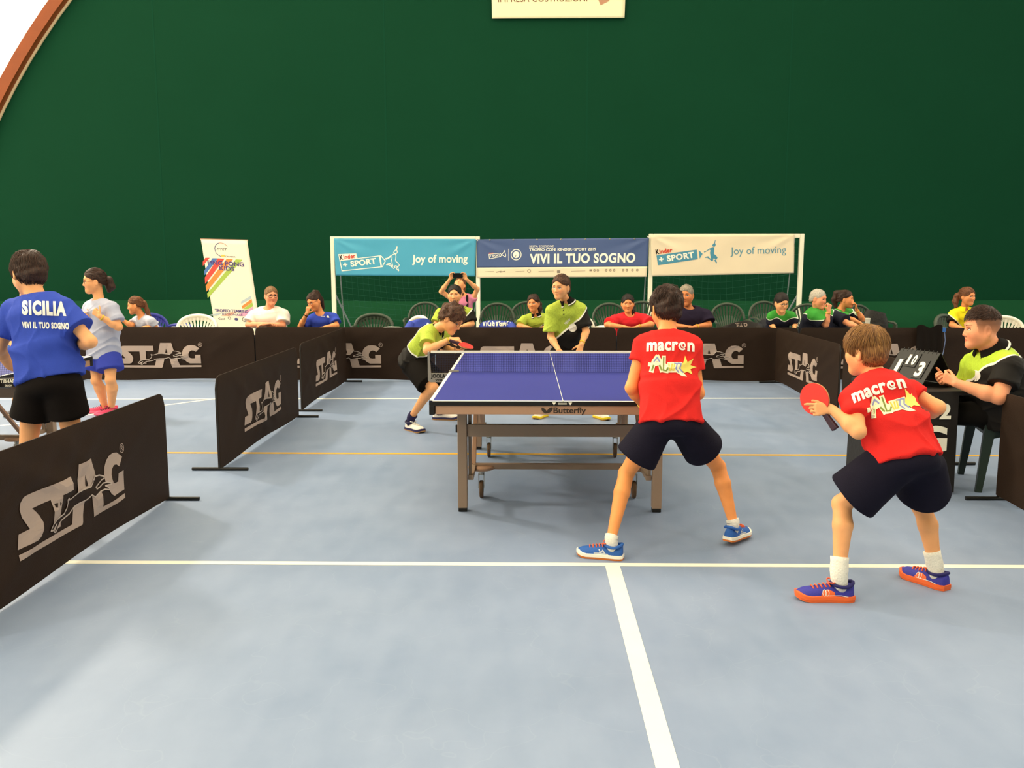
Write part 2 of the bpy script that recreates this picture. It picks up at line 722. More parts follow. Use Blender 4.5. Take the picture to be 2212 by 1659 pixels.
STAG_S = [(300, 210), (250, 213), (205, 250), (193, 300), (215, 370), (270, 440), (312, 497), (152, 497), (118, 615), (400, 620), (450, 602), (482, 555), (490, 490), (465, 430), (415, 375), (372, 340),
          (640, 340), (655, 572), (655, 620), (788, 620), (783, 335), (965, 332), (960, 210)]
STAG_A1 = [(1125, 140), (1385, 140), (1445, 335), (1400, 400), (1065, 388)]
STAG_A2 = [(1025, 500), (1215, 495), (1165, 690), (1150, 712), (118, 708), (118, 658), (985, 660)]
STAG_A3 = [(1330, 480), (1508, 470), (1560, 655), (2055, 650), (2055, 695), (1385, 705)]
STAG_G = [(2030, 265), (1945, 345), (1900, 315), (1850, 310), (1800, 340), (1775, 390), (1775, 440), (1800, 482), (1850, 495), (1920, 492), (1918, 410), (2050, 408), (2053, 610), (1800, 610), (1730, 575), (1660, 510), (1630, 440),
          (1625, 370), (1650, 290), (1700, 230), (1770, 195), (1850, 187), (1930, 200), (1990, 235)]
STAG_HOLE = [(1258, 268), (1292, 378), (1235, 372)]
DOG = [(905, 408), (925, 402), (945, 422), (1010, 405), (1080, 386), (1170, 384), (1250, 392), (1340, 400), (1385, 372), (1390, 338), (1405, 350), (1412, 318), (1440, 325), (1500, 328), (1560, 348), (1608, 366), (1602, 386),
       (1545, 384), (1490, 405), (1428, 428), (1440, 448), (1490, 446), (1570, 424), (1650, 434), (1735, 462), (1722, 472), (1600, 456), (1672, 498), (1655, 510), (1580, 487), (1500, 486), (1380, 510), (1320, 475), (1230, 498), (1110, 500),
       (1030, 508), (940, 548), (800, 566), (762, 582), (690, 642), (662, 630), (712, 572), (640, 612), (604, 604), (650, 556), (720, 532), (850, 524), (908, 482), (922, 445)]


def stag_logo(mapper, parent, step):
    k = 1.10 / 1935
    fx = lambda x, y: ((x - 1087) * k, (425 - y) * k)
    a = Ink()
    for p in (STAG_S, STAG_A1, STAG_A2, STAG_A3, STAG_G):
        a.poly([fx(*q) for q in p])
    a.text('\u00ae', *fx(2000, 228), .055)
    a.build('stag_lettering', M_GREYINK, lambda u, v: mapper(u, v, .0035), parent, step)
    b = Ink()
    b.poly([fx(*q) for q in DOG])
    b.poly([fx(*q) for q in STAG_HOLE])
    b.build('hound_silhouette', M_BLACKPRINT, lambda u, v: mapper(u, v, .0048), parent, step)
    c = Ink()
    c.stroke([fx(*q) for q in DOG], 13 * k, True)
    c.build('hound_outline', M_GREYINK2, lambda u, v: mapper(u, v, .006), parent, step)


# ================================================================== court surrounds
BW, BH = 2.33, 0.71


def barrier(x, y, rotz, label, seed, detail=True, logo=True, shift=-.04):
    """local frame: along +x, printed face towards -y"""
    t = thing('court_barrier', label, 'barrier', (x, y, 0), rotz, 'black court surrounds')
    rgb = np.random.RandomState(seed)
    folds = [(rgb.uniform(-.9, .9), rgb.uniform(.25, .6), rgb.uniform(.6, 2.4) * rgb.choice([-1, 1]), rgb.uniform(.004, .011), rgb.uniform(.06, .11)) for _ in range(9)]

    def disp(u, v):
        s = 0.004 * math.sin(u * 2.2 + seed) * math.sin(v / BH * 3.0)
        for (fu, fv, sl, am, wd) in folds:
            d = (u - fu) - (v - fv) * sl
            s += am * math.exp(-(d / wd) ** 2) * math.exp(-((v - fv) / .3) ** 2)
        e = min(1, (BW / 2 - abs(u)) / .12) * min(1, max(0, (v - .02)) / .1) * min(1, max(0, (BH - v)) / .1)
        return s * max(0, e)

    def top(u):
        r = .06
        d = BW / 2 - abs(u)
        return BH - (r - math.sqrt(max(0, r * r - (r - d) ** 2)) if d < r else 0)

    us = sorted(set([-BW / 2, BW / 2] + [s * (BW / 2 - d) for s in (-1, 1) for d in (.01, .03, .06, .1)] + list(np.linspace(-BW / 2 + .15, BW / 2 - .15, 46 if detail else 40))))
    nv = 18 if detail else 14
    fr, f = [], []
    nu = len(us)
    for side in (-1, 1):
        for j in range(nv + 1):
            for u in us:
                v = .028 + .012 * math.sin(u * 3 + seed) * (1 if j == 0 else 0) + (top(u) - .028) * j / nv
                w = .011 * min(1, (top(u) - v) / .02 + .35)
                dd = disp(u, v)
                fr.append((u, side * w - dd, v))
    for s in range(2):
        o_ = s * nu * (nv + 1)
        for j in range(nv):
            for i in range(nu - 1):
                f.append((o_ + j * nu + i, o_ + j * nu + i + 1, o_ + (j + 1) * nu + i + 1, o_ + (j + 1) * nu + i))
    n1 = nu * (nv + 1)
    for i in range(nu - 1):
        f.append((i, i + 1, n1 + i + 1, n1 + i))
        f.append((nv * nu + i, nv * nu + i + 1, n1 + nv * nu + i + 1, n1 + nv * nu + i))
    for j in range(nv):
        for i in (0, nu - 1):
            f.append((j * nu + i, (j + 1) * nu + i, n1 + (j + 1) * nu + i, n1 + j * nu + i))
    MB().add(fr, f).build('cloth_panel', M_BLACKFAB, t, smooth=True)
    for s in (-1, 1):
        MB().tube([(s * (BW / 2 - .006), 0, .012), (s * (BW / 2 - .006), 0, BH - .06), (s * (BW / 2 - .022), 0, BH - .018)], .008, 8).build('end_post', M_BLACKMETAL, t, smooth=True)
        MB().tube([(s * (BW / 2 - .01), -.21, .0125), (s * (BW / 2 - .01), .21, .0125)], .0125, 10).build('foot_bar', M_BLACKMETAL, t, smooth=True)
    if logo:
        stag_logo(lambda u, v, lay: (u + shift, -.011 - disp(u + shift, v + .345) - lay * (1 if detail else 3) - (0 if detail else .002), v + .345), t, .05)
    return t


def side_barrier(X, Y0, side, label, seed, **k):
    # side=+1: printed face towards +x (left fence), -1: towards -x (right fence)
    return barrier(X, Y0 + BW / 2, math.pi / 2 if side > 0 else -math.pi / 2, label, seed, **k)


side_barrier(-2.335, 3.36, 1, 'large black barrier with grey lettering at the left front edge of the picture', 1)
side_barrier(-2.275, 6.52, 1, 'black barrier standing alone, middle one of the left fence', 2)
side_barrier(-2.32, 9.20, 1, 'black barrier at left joining the back row, beside the serving player', 3)
side_barrier(3.24, 9.20, -1, 'black barrier at right running from the back row to the umpire desk', 4)
side_barrier(3.25, 6.78, -1, 'black barrier behind the umpire desk, mostly hidden by the bending player', 5)
side_barrier(3.10, 3.44, -1, 'plain dark barrier at the right edge of the picture beside the umpire chair', 6, logo=False)
XB, YB = -3.50, 11.57
back_lab = {-2: 'black back-row barrier at the far left behind the left table', -1: 'black back-row barrier behind the girl in the light blue shirt', 0: 'black back-row barrier between the left fence and the white shirt spectator',
            1: 'black back-row barrier behind the net, below the dark blue banner', 2: 'black back-row barrier behind the player with red shirt at the table', 3: 'black back-row barrier behind the umpire, right of the right fence',
            4: 'black back-row barrier at the far right behind the umpire'}
for i in range(-2, 5):
    barrier(XB + i * 2.345 + 1.17, YB + .004 * i, 0, back_lab[i], 20 + i, detail=False, shift=-.08)

# ================================================================== table tennis tables
M_TBLUE = mat('table_blue', '#30358A', .55, .25, var=.04, vscale=3)
M_TBLACK = mat('table_black_edge', '#17120E', .5)
M_CASTER = mat('caster_rubber', '#5E4630', .7)
M_CHROME = mat('caster_steel', '#B5AFA4', .3, .5, metal=.8)
M_NET = mat('net_cord', '#141A3A', .7)
M_TAPE = mat('net_tape', '#F2EEDC', .6)
M_BKT = mat('net_bracket', '#8F8A83', .4)
TL, TW, TH = 2.74, 1.525, 0.76


def tt_table(X, Yc, label, tblue, bracket_mat, brand, sub, inkm, prints, net_m, tape_m):
    t = thing('tennis_table', label, 'table', (X, Yc, 0))
    for s in (-1, 1):
        y0, y1 = (-TL / 2, -.004) if s < 0 else (.004, TL / 2)
        h = MB().box((-TW / 2, y0, TH - .024), (TW / 2, y1, TH)).build('table_half', M_TBLACK, t, bevel=.002)
        MB().box((-TW / 2 + .001, y0 + .001, TH + .0002), (TW / 2 - .001, y1 - .001, TH + .0012)).build('playing_surface', tblue, h)
        e = y0 if s < 0 else y1
        z0, z1 = TH + .0015, TH + .0024
        for xa, xb in ((-TW / 2, -TW / 2 + .02), (TW / 2 - .02, TW / 2), (-.0015, .0015)):
            MB().box((xa, y0, z0), (xb, y1, z1)).build('white_line', M_TAPE, h)
        MB().box((-TW / 2, min(e, e - s * .02), z0), (TW / 2, max(e, e - s * .02), z1)).build('white_line', M_TAPE, h)
        # apron frame below the top
        for a, b in (((-TW / 2 + .035, e - s * .022), (TW / 2 - .035, e - s * .022)), ((-TW / 2 + .022, y0 + .04), (-TW / 2 + .022, y1 - .03)), ((TW / 2 - .022, y0 + .04), (TW / 2 - .022, y1 - .03))):
            MB().bar((a[0], a[1], TH - .050), (b[0], b[1], TH - .050), .03, .052).build('apron', M_ALU, t, bevel=.003)
        for sx in (-1, 1):
            MB().box((sx * TW / 2 - (.032 if sx > 0 else 0), min(e, e - s * .04), TH - .078), (sx * TW / 2 + (.032 if sx < 0 else 0), max(e, e - s * .04), TH - .0235)).build('corner_pad', M_TBLACK, t, bevel=.004)
        # end legs
        yl = e - s * .432
        for sx in (-1, 1):
            xl = sx * .604
            lg = MB().box((xl - .029, yl - .029, .024), (xl + .029, yl + .029, TH - .024)).build('leg', M_ALU2, t, bevel=.004)
            MB().box((xl - .027, yl - .027, 0), (xl + .027, yl + .027, .025)).build('foot_cap', M_TBLACK, lg, bevel=.004)
            MB().bar((xl - sx * .045, yl + s * .0 - s * .03, TH - .03), (xl - sx * .045, yl - s * .03, .20), .02, .03).build('inner_post', M_ALU2, t, bevel=.003)
            # side rail towards the carriage
            yc = e - s * .745
            MB().bar((xl - sx * .05, yl, .212), (xl - sx * .05, yc, .212), .035, .03).build('side_rail', M_ALU2, t, bevel=.003)
            MB().bar((xl - sx * .05, yc, .225), (xl - sx * .05, -s * .0 + s * .12, TH - .05), .03, .02).build('folding_strut', M_ALU, t, bevel=.003)
            # caster
            xc = sx * .503
            pl = MB().lathe([(.082, .196), (.088, .201), (.088, .212), (.080, .218)], 24, center=(xc, yc, 0)).build('caster_plate', M_ALU, t, smooth=True)
            cs = MB().lathe([(.020, .16), (.022, .196)], 12, center=(xc, yc, 0))
            cs.box((xc - .019, yc - .02, .07), (xc - .015, yc + .03, .165)).box((xc + .015, yc - .02, .07), (xc + .019, yc + .03, .165)).box((xc - .019, yc - .02, .158), (xc + .019, yc + .03, .165))
            cs.build('caster_fork', M_CHROME, pl)
            MB().lathe([(.03, -.0125), (.052, -.0125), (.058, -.008), (.058, .008), (.052, .0125), (.03, .0125)], 24, 'x', (xc, yc + .01, .058)).build('caster_wheel', M_CASTER, pl, smooth=True)
        MB().box((-.575, yl - .018, .475), (.575, yl + .012, .552)).build('upper_crossbar', M_ALU2, t, bevel=.004)
        MB().bar((-.555, yc, .215), (.555, yc, .215), .04, .036).build('lower_crossbar', M_ALU2, t, bevel=.004)
        for sx in (-1, 1):
            MB().box((sx * .633 + (0 if sx > 0 else -.012), yl - .012, .50), (sx * .633 + (.012 if sx > 0 else 0), yl + .012, .545)).build('lock_lever', M_TBLACK, t)
    # net set
    n = t
    for sx in (-1, 1):
        xe = sx * TW / 2
        xo = sx * (TW / 2 + .1525)
        br = MB()
        # L-shaped clamp plate: upright with a foot reaching to the table edge
        out = [(xo, .905), (xo, .70), (xo - sx * .02, .688), (xe - sx * .0, .688), (xe - sx * .0, .752), (xo - sx * .022, .752), (xo - sx * .012, .905)]
        br.prism(out, -.012, .012, lambda u, v, w: (u, w, v))
        b_ = br.build('net_clamp', bracket_mat, n)
        MB().box((min(xe - sx * .07, xe), -.02, TH + .003), (max(xe - sx * .07, xe), .02, TH + .014)).build('clamp_jaw', bracket_mat, b_)
        a = Ink()
        if sx < 0 or brand != 'JOOLA':
            x0 = min(xo, xe) + .022
            a.text(brand + '|bb', x0, .722, .026, .105)
            if sub:
                a.text(sub + '|b', x0 + .03, .697, .015, .05)
            a.build('clamp_lettering', inkm, lambda u, v: (u, -.0135, v), b_)
    net = MB()
    x0, x1 = -TW / 2 - .148, TW / 2 + .148
    zb, zt = TH + .004, .912
    k = 0
    xx = x0
    while xx <= x1:
        net.bar((xx, 0, zb if abs(xx) < TW / 2 else .755), (xx, 0, zt), .0016, .0016)
        xx += .0125
    zz = zb
    while zz < zt:
        net.bar((x0, 0, zz), (x1, 0, zz), .0013, .0013)
        zz += .0125
    no = net.build('net_mesh', net_m, n)
    MB().box((x0 + .018, -.004, .8975), (x1 - .018, .004, .9145)).build('net_tape', tape_m, n, bevel=.002)
    MB().tube([(x0, 0, .755), (x0, 0, .91)], .003, 6).build('net_edge_cord', tape_m, n)
    if prints:
        ys = -TL / 2 + .022 - .0165
        a = Ink()
        a.text('Butterfly|b', -.055, TH - .066, .034, .185)
        a.disc(-.108, TH - .052, .010, .021, rot=.75)
        a.disc(-.076, TH - .050, .011, .022, rot=-.8)
        a.build('brand_lettering', mat('dark_print', '#3A2E26', .6), lambda u, v: (u - .0, ys - .0, v), t)
        a = Ink()
        for cx in (-.052, .040):
            a.poly([(cx - .011, TH - .004), (cx + .011, TH - .004), (cx, TH - .020)])
        for zz in (.006, .010, .014):
            a.rect(-.03, TH - zz - .0015, .02, TH - zz)
        a.build('warning_label', M_WHITEP, lambda u, v: (u, -TL / 2 - .0015, v), t)
    return t


tt_table(0.2196, 5.028 + 1.37, 'blue table tennis table with net in the middle, in front of the red shirt player', M_TBLUE, M_BKT, 'JOOLA', 'WM', M_TBLACK, True, M_NET, M_TAPE)
t2 = tt_table(-3.625 - .7625, 6.07, 'second blue table at the left edge, partly hidden behind the blue shirt boy', M_TBLUE, M_TBLACK, 'TIBHAR', 'SMASH', M_WHITEP, False, M_NET, M_TAPE)
# lettering on the side apron of the left table
a = Ink()
a.rect(-.16, -.024, .16, .022)
a.build('apron_badge', mat('badge_grey', '#A8A094', .5), lambda u, v: (TW / 2 + .0075 - .022 + .022, 1.05 + u, TH - .05 + v), t2)
a = Ink()
a.text('Butterfly|b', -.06, -.016, .03, .19)
a.disc(-.12, 0, .010, .020, rot=.75)
a.disc(-.09, 0, .011, .021, rot=-.8)
a.build('apron_lettering', M_TBLACK, lambda u, v: (TW / 2 + .0085, 1.05 + u, TH - .05 + v), t2)

# ================================================================== goals, nets, banners
M_GOAL = mat('goal_white', '#F3EDD2', .4)
M_GSTEEL = mat('goal_stay', '#9AA09C', .4)
M_GNET = mat('goal_net_cord', '#2F6A55', .8)


def goal(xl, xr, Y, zt, label):
    t = thing('football_goal', label, 'goal', ((xl + xr) / 2, Y, 0))
    hw = (xr - xl) / 2
    s = .04
    for sx in (-1, 1):
        MB().box((sx * hw - s, -s, 0), (sx * hw + s, s, zt)).build('goal_post', M_GOAL, t, bevel=.008)
        MB().tube([(sx * (hw - .0), .05, .95), (sx * (hw - .22) , .95, .03)], .017, 8).build('stay', M_GSTEEL, t, smooth=True)
        MB().tube([(sx * hw, .04, .025), (sx * hw, 1.0, .025)], .017, 8).build('ground_bar', M_GSTEEL, t, smooth=True)
        MB().tube([(sx * hw, .02, zt - .03), (sx * hw, .42, zt - .05), (sx * hw, .55, zt - .3), (sx * hw, 1.0, .03)], .013, 8).build('rear_hoop', M_GSTEEL, t, smooth=True)
    MB().box((-hw + s, -s, zt - s * 2), (hw - s, s, zt)).build('crossbar', M_GOAL, t, bevel=.008)
    MB().tube([(-hw, 1.0, .025), (hw, 1.0, .025)], .017, 8).build('rear_bar', M_GSTEEL, t, smooth=True)
    nb = MB()
    nu, nv = int(hw * 2 / .115), 20

    def P(u, v):
        x = -hw + 2 * hw * u
        y = .05 + .95 * v ** 1.0
        if v < .22:
            y = .05 + .38 * v / .22
            z = zt - .05
        else:
            q = (v - .22) / .78
            y = .43 + .57 * q
            z = (zt - .05) * (1 - q) + .03 * q
        sag = math.sin(math.pi * u) * math.sin(math.pi * v)
        return (x + .05 * math.sin(7 * v + 3 * u) * sag, y + .12 * sag, z - .14 * sag + .02 * math.sin(9 * u) * sag)

    for i in range(nu + 1):
        nb.tube([P(i / nu, j / nv) for j in range(nv + 1)], .0024, 3, cap=False)
    for j in range(nv + 1):
        nb.tube([P(i / nu, j / nv) for i in range(nu + 1)], .0024, 3, cap=False)
    for sx in (-1, 1):
        for j in range(1, nv, 1):
            a_, b_ = P(0 if sx < 0 else 1, j / nv), (sx * hw, .04, P(0, j / nv)[2])
            nb.tube([b_, a_], .0024, 3, cap=False)
    nb.build('goal_net', M_GNET, t)
    return t


goal(-3.78, -.92, 17.8, 2.045, 'white goal with net behind the light blue banner, left of the dark blue banner')
goal(2.386, 5.22, 17.2, 2.075, 'white goal with net behind the cream banner, right of the dark blue banner')


class Sheet:
    """hung cloth between four corners, local coordinates in metres from the top left (x right, y down)"""

    def __init__(self, TLc, TRc, BRc, BLc, seed, amp=.012):
        self.c = [np.array(p, float) for p in (TLc, TRc, BRc, BLc)]
        self.w = np.linalg.norm(self.c[1] - self.c[0])
        self.h = np.linalg.norm(self.c[3] - self.c[0])
        n = np.cross(self.c[1] - self.c[0], self.c[3] - self.c[0])
        self.n = nrm(n)
        if self.n[1] > 0:
            self.n = -self.n
        self.seed, self.amp = seed, amp

    def at(self, u, v, lay=0.0):
        a, b, c, d = self.c
        s, t = u, v
        p = (a * (1 - s) + b * s) * (1 - t) + (d * (1 - s) + c * s) * t
        f = self.amp * (math.sin(s * 9 + self.seed + t * 2) * .4 + math.sin(s * 23 + t * 5 + self.seed * 2) * .2) * math.sin(math.pi * min(1, max(0, t)))
        for cx in (0, 1):                       # tension folds running down from the two tied corners
            ds = abs(s - cx) * self.w
            dt = t * self.h
            ang = math.atan2(dt, ds + 1e-6)
            r = math.hypot(ds, dt)
            f += self.amp * 1.3 * math.exp(-((ang - .55) / .12) ** 2) * min(1, r / .15) * math.exp(-(r / .7) ** 2)
            f -= self.amp * 1.0 * math.exp(-((ang - .25) / .10) ** 2) * min(1, r / .15) * math.exp(-(r / .7) ** 2)
        return p + self.n * (f + lay)

    def cloth(self, name, m, parent, v0=0.0, v1=1.0, nu=70, nv=20, lay=0.0):
        mb = MB()
        mb.grid(lambda u, v: self.at(u, v0 + (v1 - v0) * v, lay), nu, nv)
        mb.grid(lambda u, v: self.at(u, v0 + (v1 - v0) * v, lay - .002), nu, nv)
        n = (nu + 1) * (nv + 1)
        f = []
        for i in range(nu):
            f += [(i, i + 1, n + i + 1, n + i), (nv * (nu + 1) + i, nv * (nu + 1) + i + 1, n + nv * (nu + 1) + i + 1, n + nv * (nu + 1) + i)]
        for j in range(nv):
            for i in (0, nu):
                f.append((j * (nu + 1) + i, (j + 1) * (nu + 1) + i, n + (j + 1) * (nu + 1) + i, n + j * (nu + 1) + i))
        mb.f += f
        return mb.build(name, m, parent, smooth='all')

    def mapper(self, lay):
        return lambda x, y: self.at(x / self.w, -y / self.h, lay)


M_CYAN = mat('banner_cyan', '#4BA3C0', .6, var=.03)
M_NAVYB = mat('banner_blue', '#475A86', .6, var=.03)
M_CREAM = mat('banner_cream', '#EBD9B8', .65, var=.04, vscale=3)
M_KRED = mat('print_red', '#D3402A', .6)
M_KBLK = mat('print_black', '#1C0F0A', .6)
M_SPB = mat('print_sportblue', '#4A8FA8', .6)
M_SLATE = mat('print_slate', '#5B93A4', .6)

JUMP = [(1648, 515), (1700, 510), (1800, 440), (1900, 385), (1950, 385), (1962, 450), (1952, 540), (1945, 590), (2010, 640), (2062, 710), (2010, 780), (2046, 868), (2030, 885), (1955, 790), (2000, 762), (1990, 740), (1930, 732), (1920, 790), (1890, 815), (1750, 705), (1670, 705), (1700, 680),
        (1780, 660), (1790, 690), (1868, 755), (1845, 660), (1830, 560), (1847, 480), (1812, 460), (1720, 520), (1655, 545)]
JHEAD = [(1895, 338), (1925, 290), (1960, 262), (1982, 190), (1998, 165), (2002, 190), (1985, 265), (2004, 310), (1995, 350), (1965, 380), (1925, 365)]
KBOX = [(225, 610), (1435, 455), (1462, 745), (265, 905)]
KTRI = [(1495, 470), (1610, 585), (1520, 730)]
ROT = math.atan2(155, 1210)


def kinder_banner(sh, t, px, outline):
    """px = metres per traced unit; traced origin = top left of the banner"""
    ox, oy = (70, 20) if not outline else (30, 0)
    fx = lambda x, y: ((x - ox) * px, -(y - oy) * px)
    if outline:
        dx = lambda pts: [(x - 48, y + 42) for x, y in pts]
        a = Ink()
        bx = [(1410, 552 - 42), (200, 650 - 0), (228, 965), (1440, 828), (1440, 828)]
        a.stroke([fx(*p) for p in [(185, 655), (1428, 505), (1560, 660), (1462, 832), (232, 962)]], 24 * px, True)
        a.poly([fx(*p) for p in [(1365, 515), (1420, 508), (1455, 825), (1415, 835)]])
        a.stroke([fx(*p) for p in [(x - 78, y + 68) for x, y in JUMP]], 22 * px, True)
        a.stroke([fx(*p) for p in [(x - 78, y + 68) for x, y in JHEAD]], 22 * px, True)
        a.text('+ SPORT|bb', *fx(285, 860), 165 * px, 1010 * px, ROT)
        a.poly([fx(*p) for p in [(145, 465), (690, 440), (720, 575), (170, 655)]])
        a.build('white_emblem', M_WHITEP, sh.mapper(.003), t, .06)
        a = Ink()
        a.text('Joy of moving|b', *fx(2370, 700), 235 * px, 1680 * px, .01)
        a.build('slogan', M_WHITEP, sh.mapper(.003), t, .06)
        b = Ink()
        b.text('K|bb', *fx(190, 628), 140 * px, 100 * px, ROT)
        b.build('black_letter', M_KBLK, sh.mapper(.0045), t)
        c = Ink()
        c.text('inder|bb', *fx(300, 612), 125 * px, 370 * px, ROT)
        c.build('red_lettering', M_KRED, sh.mapper(.0045), t)
    else:
        a = Ink()
        for p in (KBOX, KTRI, JUMP, JHEAD):
            a.poly([fx(*q) for q in p])
        a.build('blue_print', M_SPB, sh.mapper(.003), t, .06)
        b = Ink()
        b.text('Joy of moving', *fx(2450, 620), 235 * px, 1660 * px, .012)
        b.build('slate_lettering', M_SLATE, sh.mapper(.003), t, .06)
        c = Ink()
        c.text('+ SPORT|bb', *fx(310, 822), 175 * px, 1055 * px, ROT)
        c.build('white_lettering', M_WHITEP, sh.mapper(.0045), t, .06)
        d = Ink()
        d.text('K|bb', *fx(215, 572), 140 * px, 105 * px, ROT)
        d.build('black_letter', M_KBLK, sh.mapper(.0045), t)
        e = Ink()
        e.text('inder|bb', *fx(325, 558), 125 * px, 385 * px, ROT)
        e.build('red_lettering', M_KRED, sh.mapper(.0045), t)


YL, YR = 17.73, 17.13
bn = thing('sponsor_banner', 'light blue banner with white lettering hung on the left goal', 'banner')
sh = Sheet(W(721, 515, YL), W(1029, 516, YL), W(1026, 597, YL), W(725, 595, YL), 1, .014)
sh.cloth('banner_cloth', M_CYAN, bn)
kinder_banner(sh, bn, sh.w / (308 * 13.825), True)
bn = thing('sponsor_banner', 'cream banner with blue lettering hung on the right goal', 'banner')
sh = Sheet(W(1406, 509, YR), W(1716, 506, YR), W(1715, 590, YR), W(1408, 597, YR), 4, .016)
sh.cloth('banner_cloth', M_CREAM, bn)
kinder_banner(sh, bn, sh.w / (310 * 13.825), False)
# middle banner between the two goals
bn = thing('event_banner', 'dark blue banner with white strip stretched between the two goals', 'banner')
sh = Sheet(W(1029.5, 517, YL + .02), W(1402, 514, YR + .0), W(1397, 598, YR + .0), W(1031, 600, YL + .02), 9, .012)
sh.cloth('banner_cloth', M_NAVYB, bn, 0, .735)
sh.cloth('white_strip', M_CREAM, bn, .7351, 1.0, nv=6)
k = sh.w / (373 * 5.53)
fx = lambda x, y: ((x - 50) * k, -(y - 150) * k)
a = Ink()
a.text('VIVI IL TUO SOGNO|bb', *fx(705, 440), 112 * k, 1262 * k, .004)
a.build('slogan', M_WHITEP, sh.mapper(.003), bn, .08)
a = Ink()
a.text('TROFEO CONI KINDER+SPORT 2019|b', *fx(698, 296), 34 * k, 803 * k, .004)
a.build('event_line', M_WHITEP, sh.mapper(.003), bn, .08)
a = Ink()
a.text('SESTA EDIZIONE', *fx(697, 250), 24 * k, 298 * k, .004)
a.build('event_line', M_WHITEP, sh.mapper(.003), bn, .08)
a = Ink()
a.ring(*fx(537, 337), 62 * k, 9 * k)
a.disc(*fx(537, 337), 40 * k)
a.build('round_emblem', M_WHITEP, sh.mapper(.003), bn, .08)
a = Ink()
a.rect(*fx(441, 405), *fx(444, 268))
a.stroke([fx(200, 330), fx(345, 318), fx(356, 340), fx(345, 358), fx(207, 385)], 7 * k, True)
a.text('+ SPORT|b', *fx(213, 362), 24 * k, 125 * k, .06)
a.stroke([fx(360, 335), fx(385, 305), fx(398, 285), fx(400, 310), fx(410, 340), fx(405, 365), fx(375, 345)], 7 * k, True)
a.build('white_lettering', M_WHITEP, sh.mapper(.003), bn, .08)
a = Ink()
a.text('Kinder|b', *fx(203, 325), 16 * k, 62 * k, .06)
a.build('red_lettering', M_KRED, sh.mapper(.003), bn)
a = Ink()
a.rect(*fx(522, 362), *fx(552, 325))
for x, c in ((290, 0), (340, 0)):
    a.stroke([fx(x, 545), fx(x + 60, 535)], 10 * k)
for x in (1490, 1530, 1630, 1680, 1725, 1830, 1875, 1940, 1998):
    a.ring(*fx(x, 530), 11 * k, 6 * k, 12)
a.rect(*fx(1430, 540), *fx(1460, 518))
for x in (698,):
    a.ring(*fx(x, 533), 20 * k, 5 * k, 14)
a.rect(*fx(1040, 560), *fx(1078, 528))
for x0, x1 in ((145, 260), (530, 640), (815, 1000), (1210, 1380)):
    a.stroke([fx(x0, 540), fx(x1, 535)], 4 * k)
a.build('small_emblems', mat('print_dim', '#8A7C6C', .6), sh.mapper(.003), bn)
for i in range(7):
    p = sh.at(.08 + .14 * i, .02, .003)
    MB().lathe([(.012, 0), (.016, .004), (.012, .006)], 12, 'y', p - vec(0, .004, 0)).build('eyelet', M_CHROME, bn)
# ties
M_ROPE = mat('white_cord', '#D9D6C8', .7)
for px, py, Y in ((1029, 517, YL - .03), (1402, 513, YR - .03)):
    p = W(px, py, Y)
    MB().tube([p + vec(.03, 0, -.03), p, p + vec(-.04, .02, .03)], .006, 6).build('tie_cord', M_ROPE, bn)

# advertising sheet high on the end wall
bn = thing('advertising_sheet', 'cream advertising sheet high on the green end wall', 'banner')
p0, p1 = W(1063, 40, 19.93), W(1349, 38.5, 19.93)
sh = Sheet(p0 + vec(-.02, 0, 1.0), p1 + vec(.03, 0, 1.0), p1, p0, 2, .006)
sh.cloth('sheet_cloth', mat('advert_cream', '#F4EBC0', .6), bn, nu=30)
k = sh.w / 288.0
a = Ink()
a.text('IMPRESA COSTRUZIONI', 14 * k, -(sh.h - 33.5 * k), 15.5 * k, 192 * k, .003)
a.build('brown_lettering', mat('print_brown', '#7A4A28', .6), sh.mapper(.004), bn, .2)
a = Ink()
a.poly([(235 * k, -(sh.h - 26 * k)), (225 * k, -(sh.h - 48 * k)), (246 * k, -(sh.h - 57 * k)), (254 * k, -(sh.h - 35 * k))])
a.build('brown_block', mat('print_terracotta', '#BE8A68', .6), sh.mapper(.004), bn)

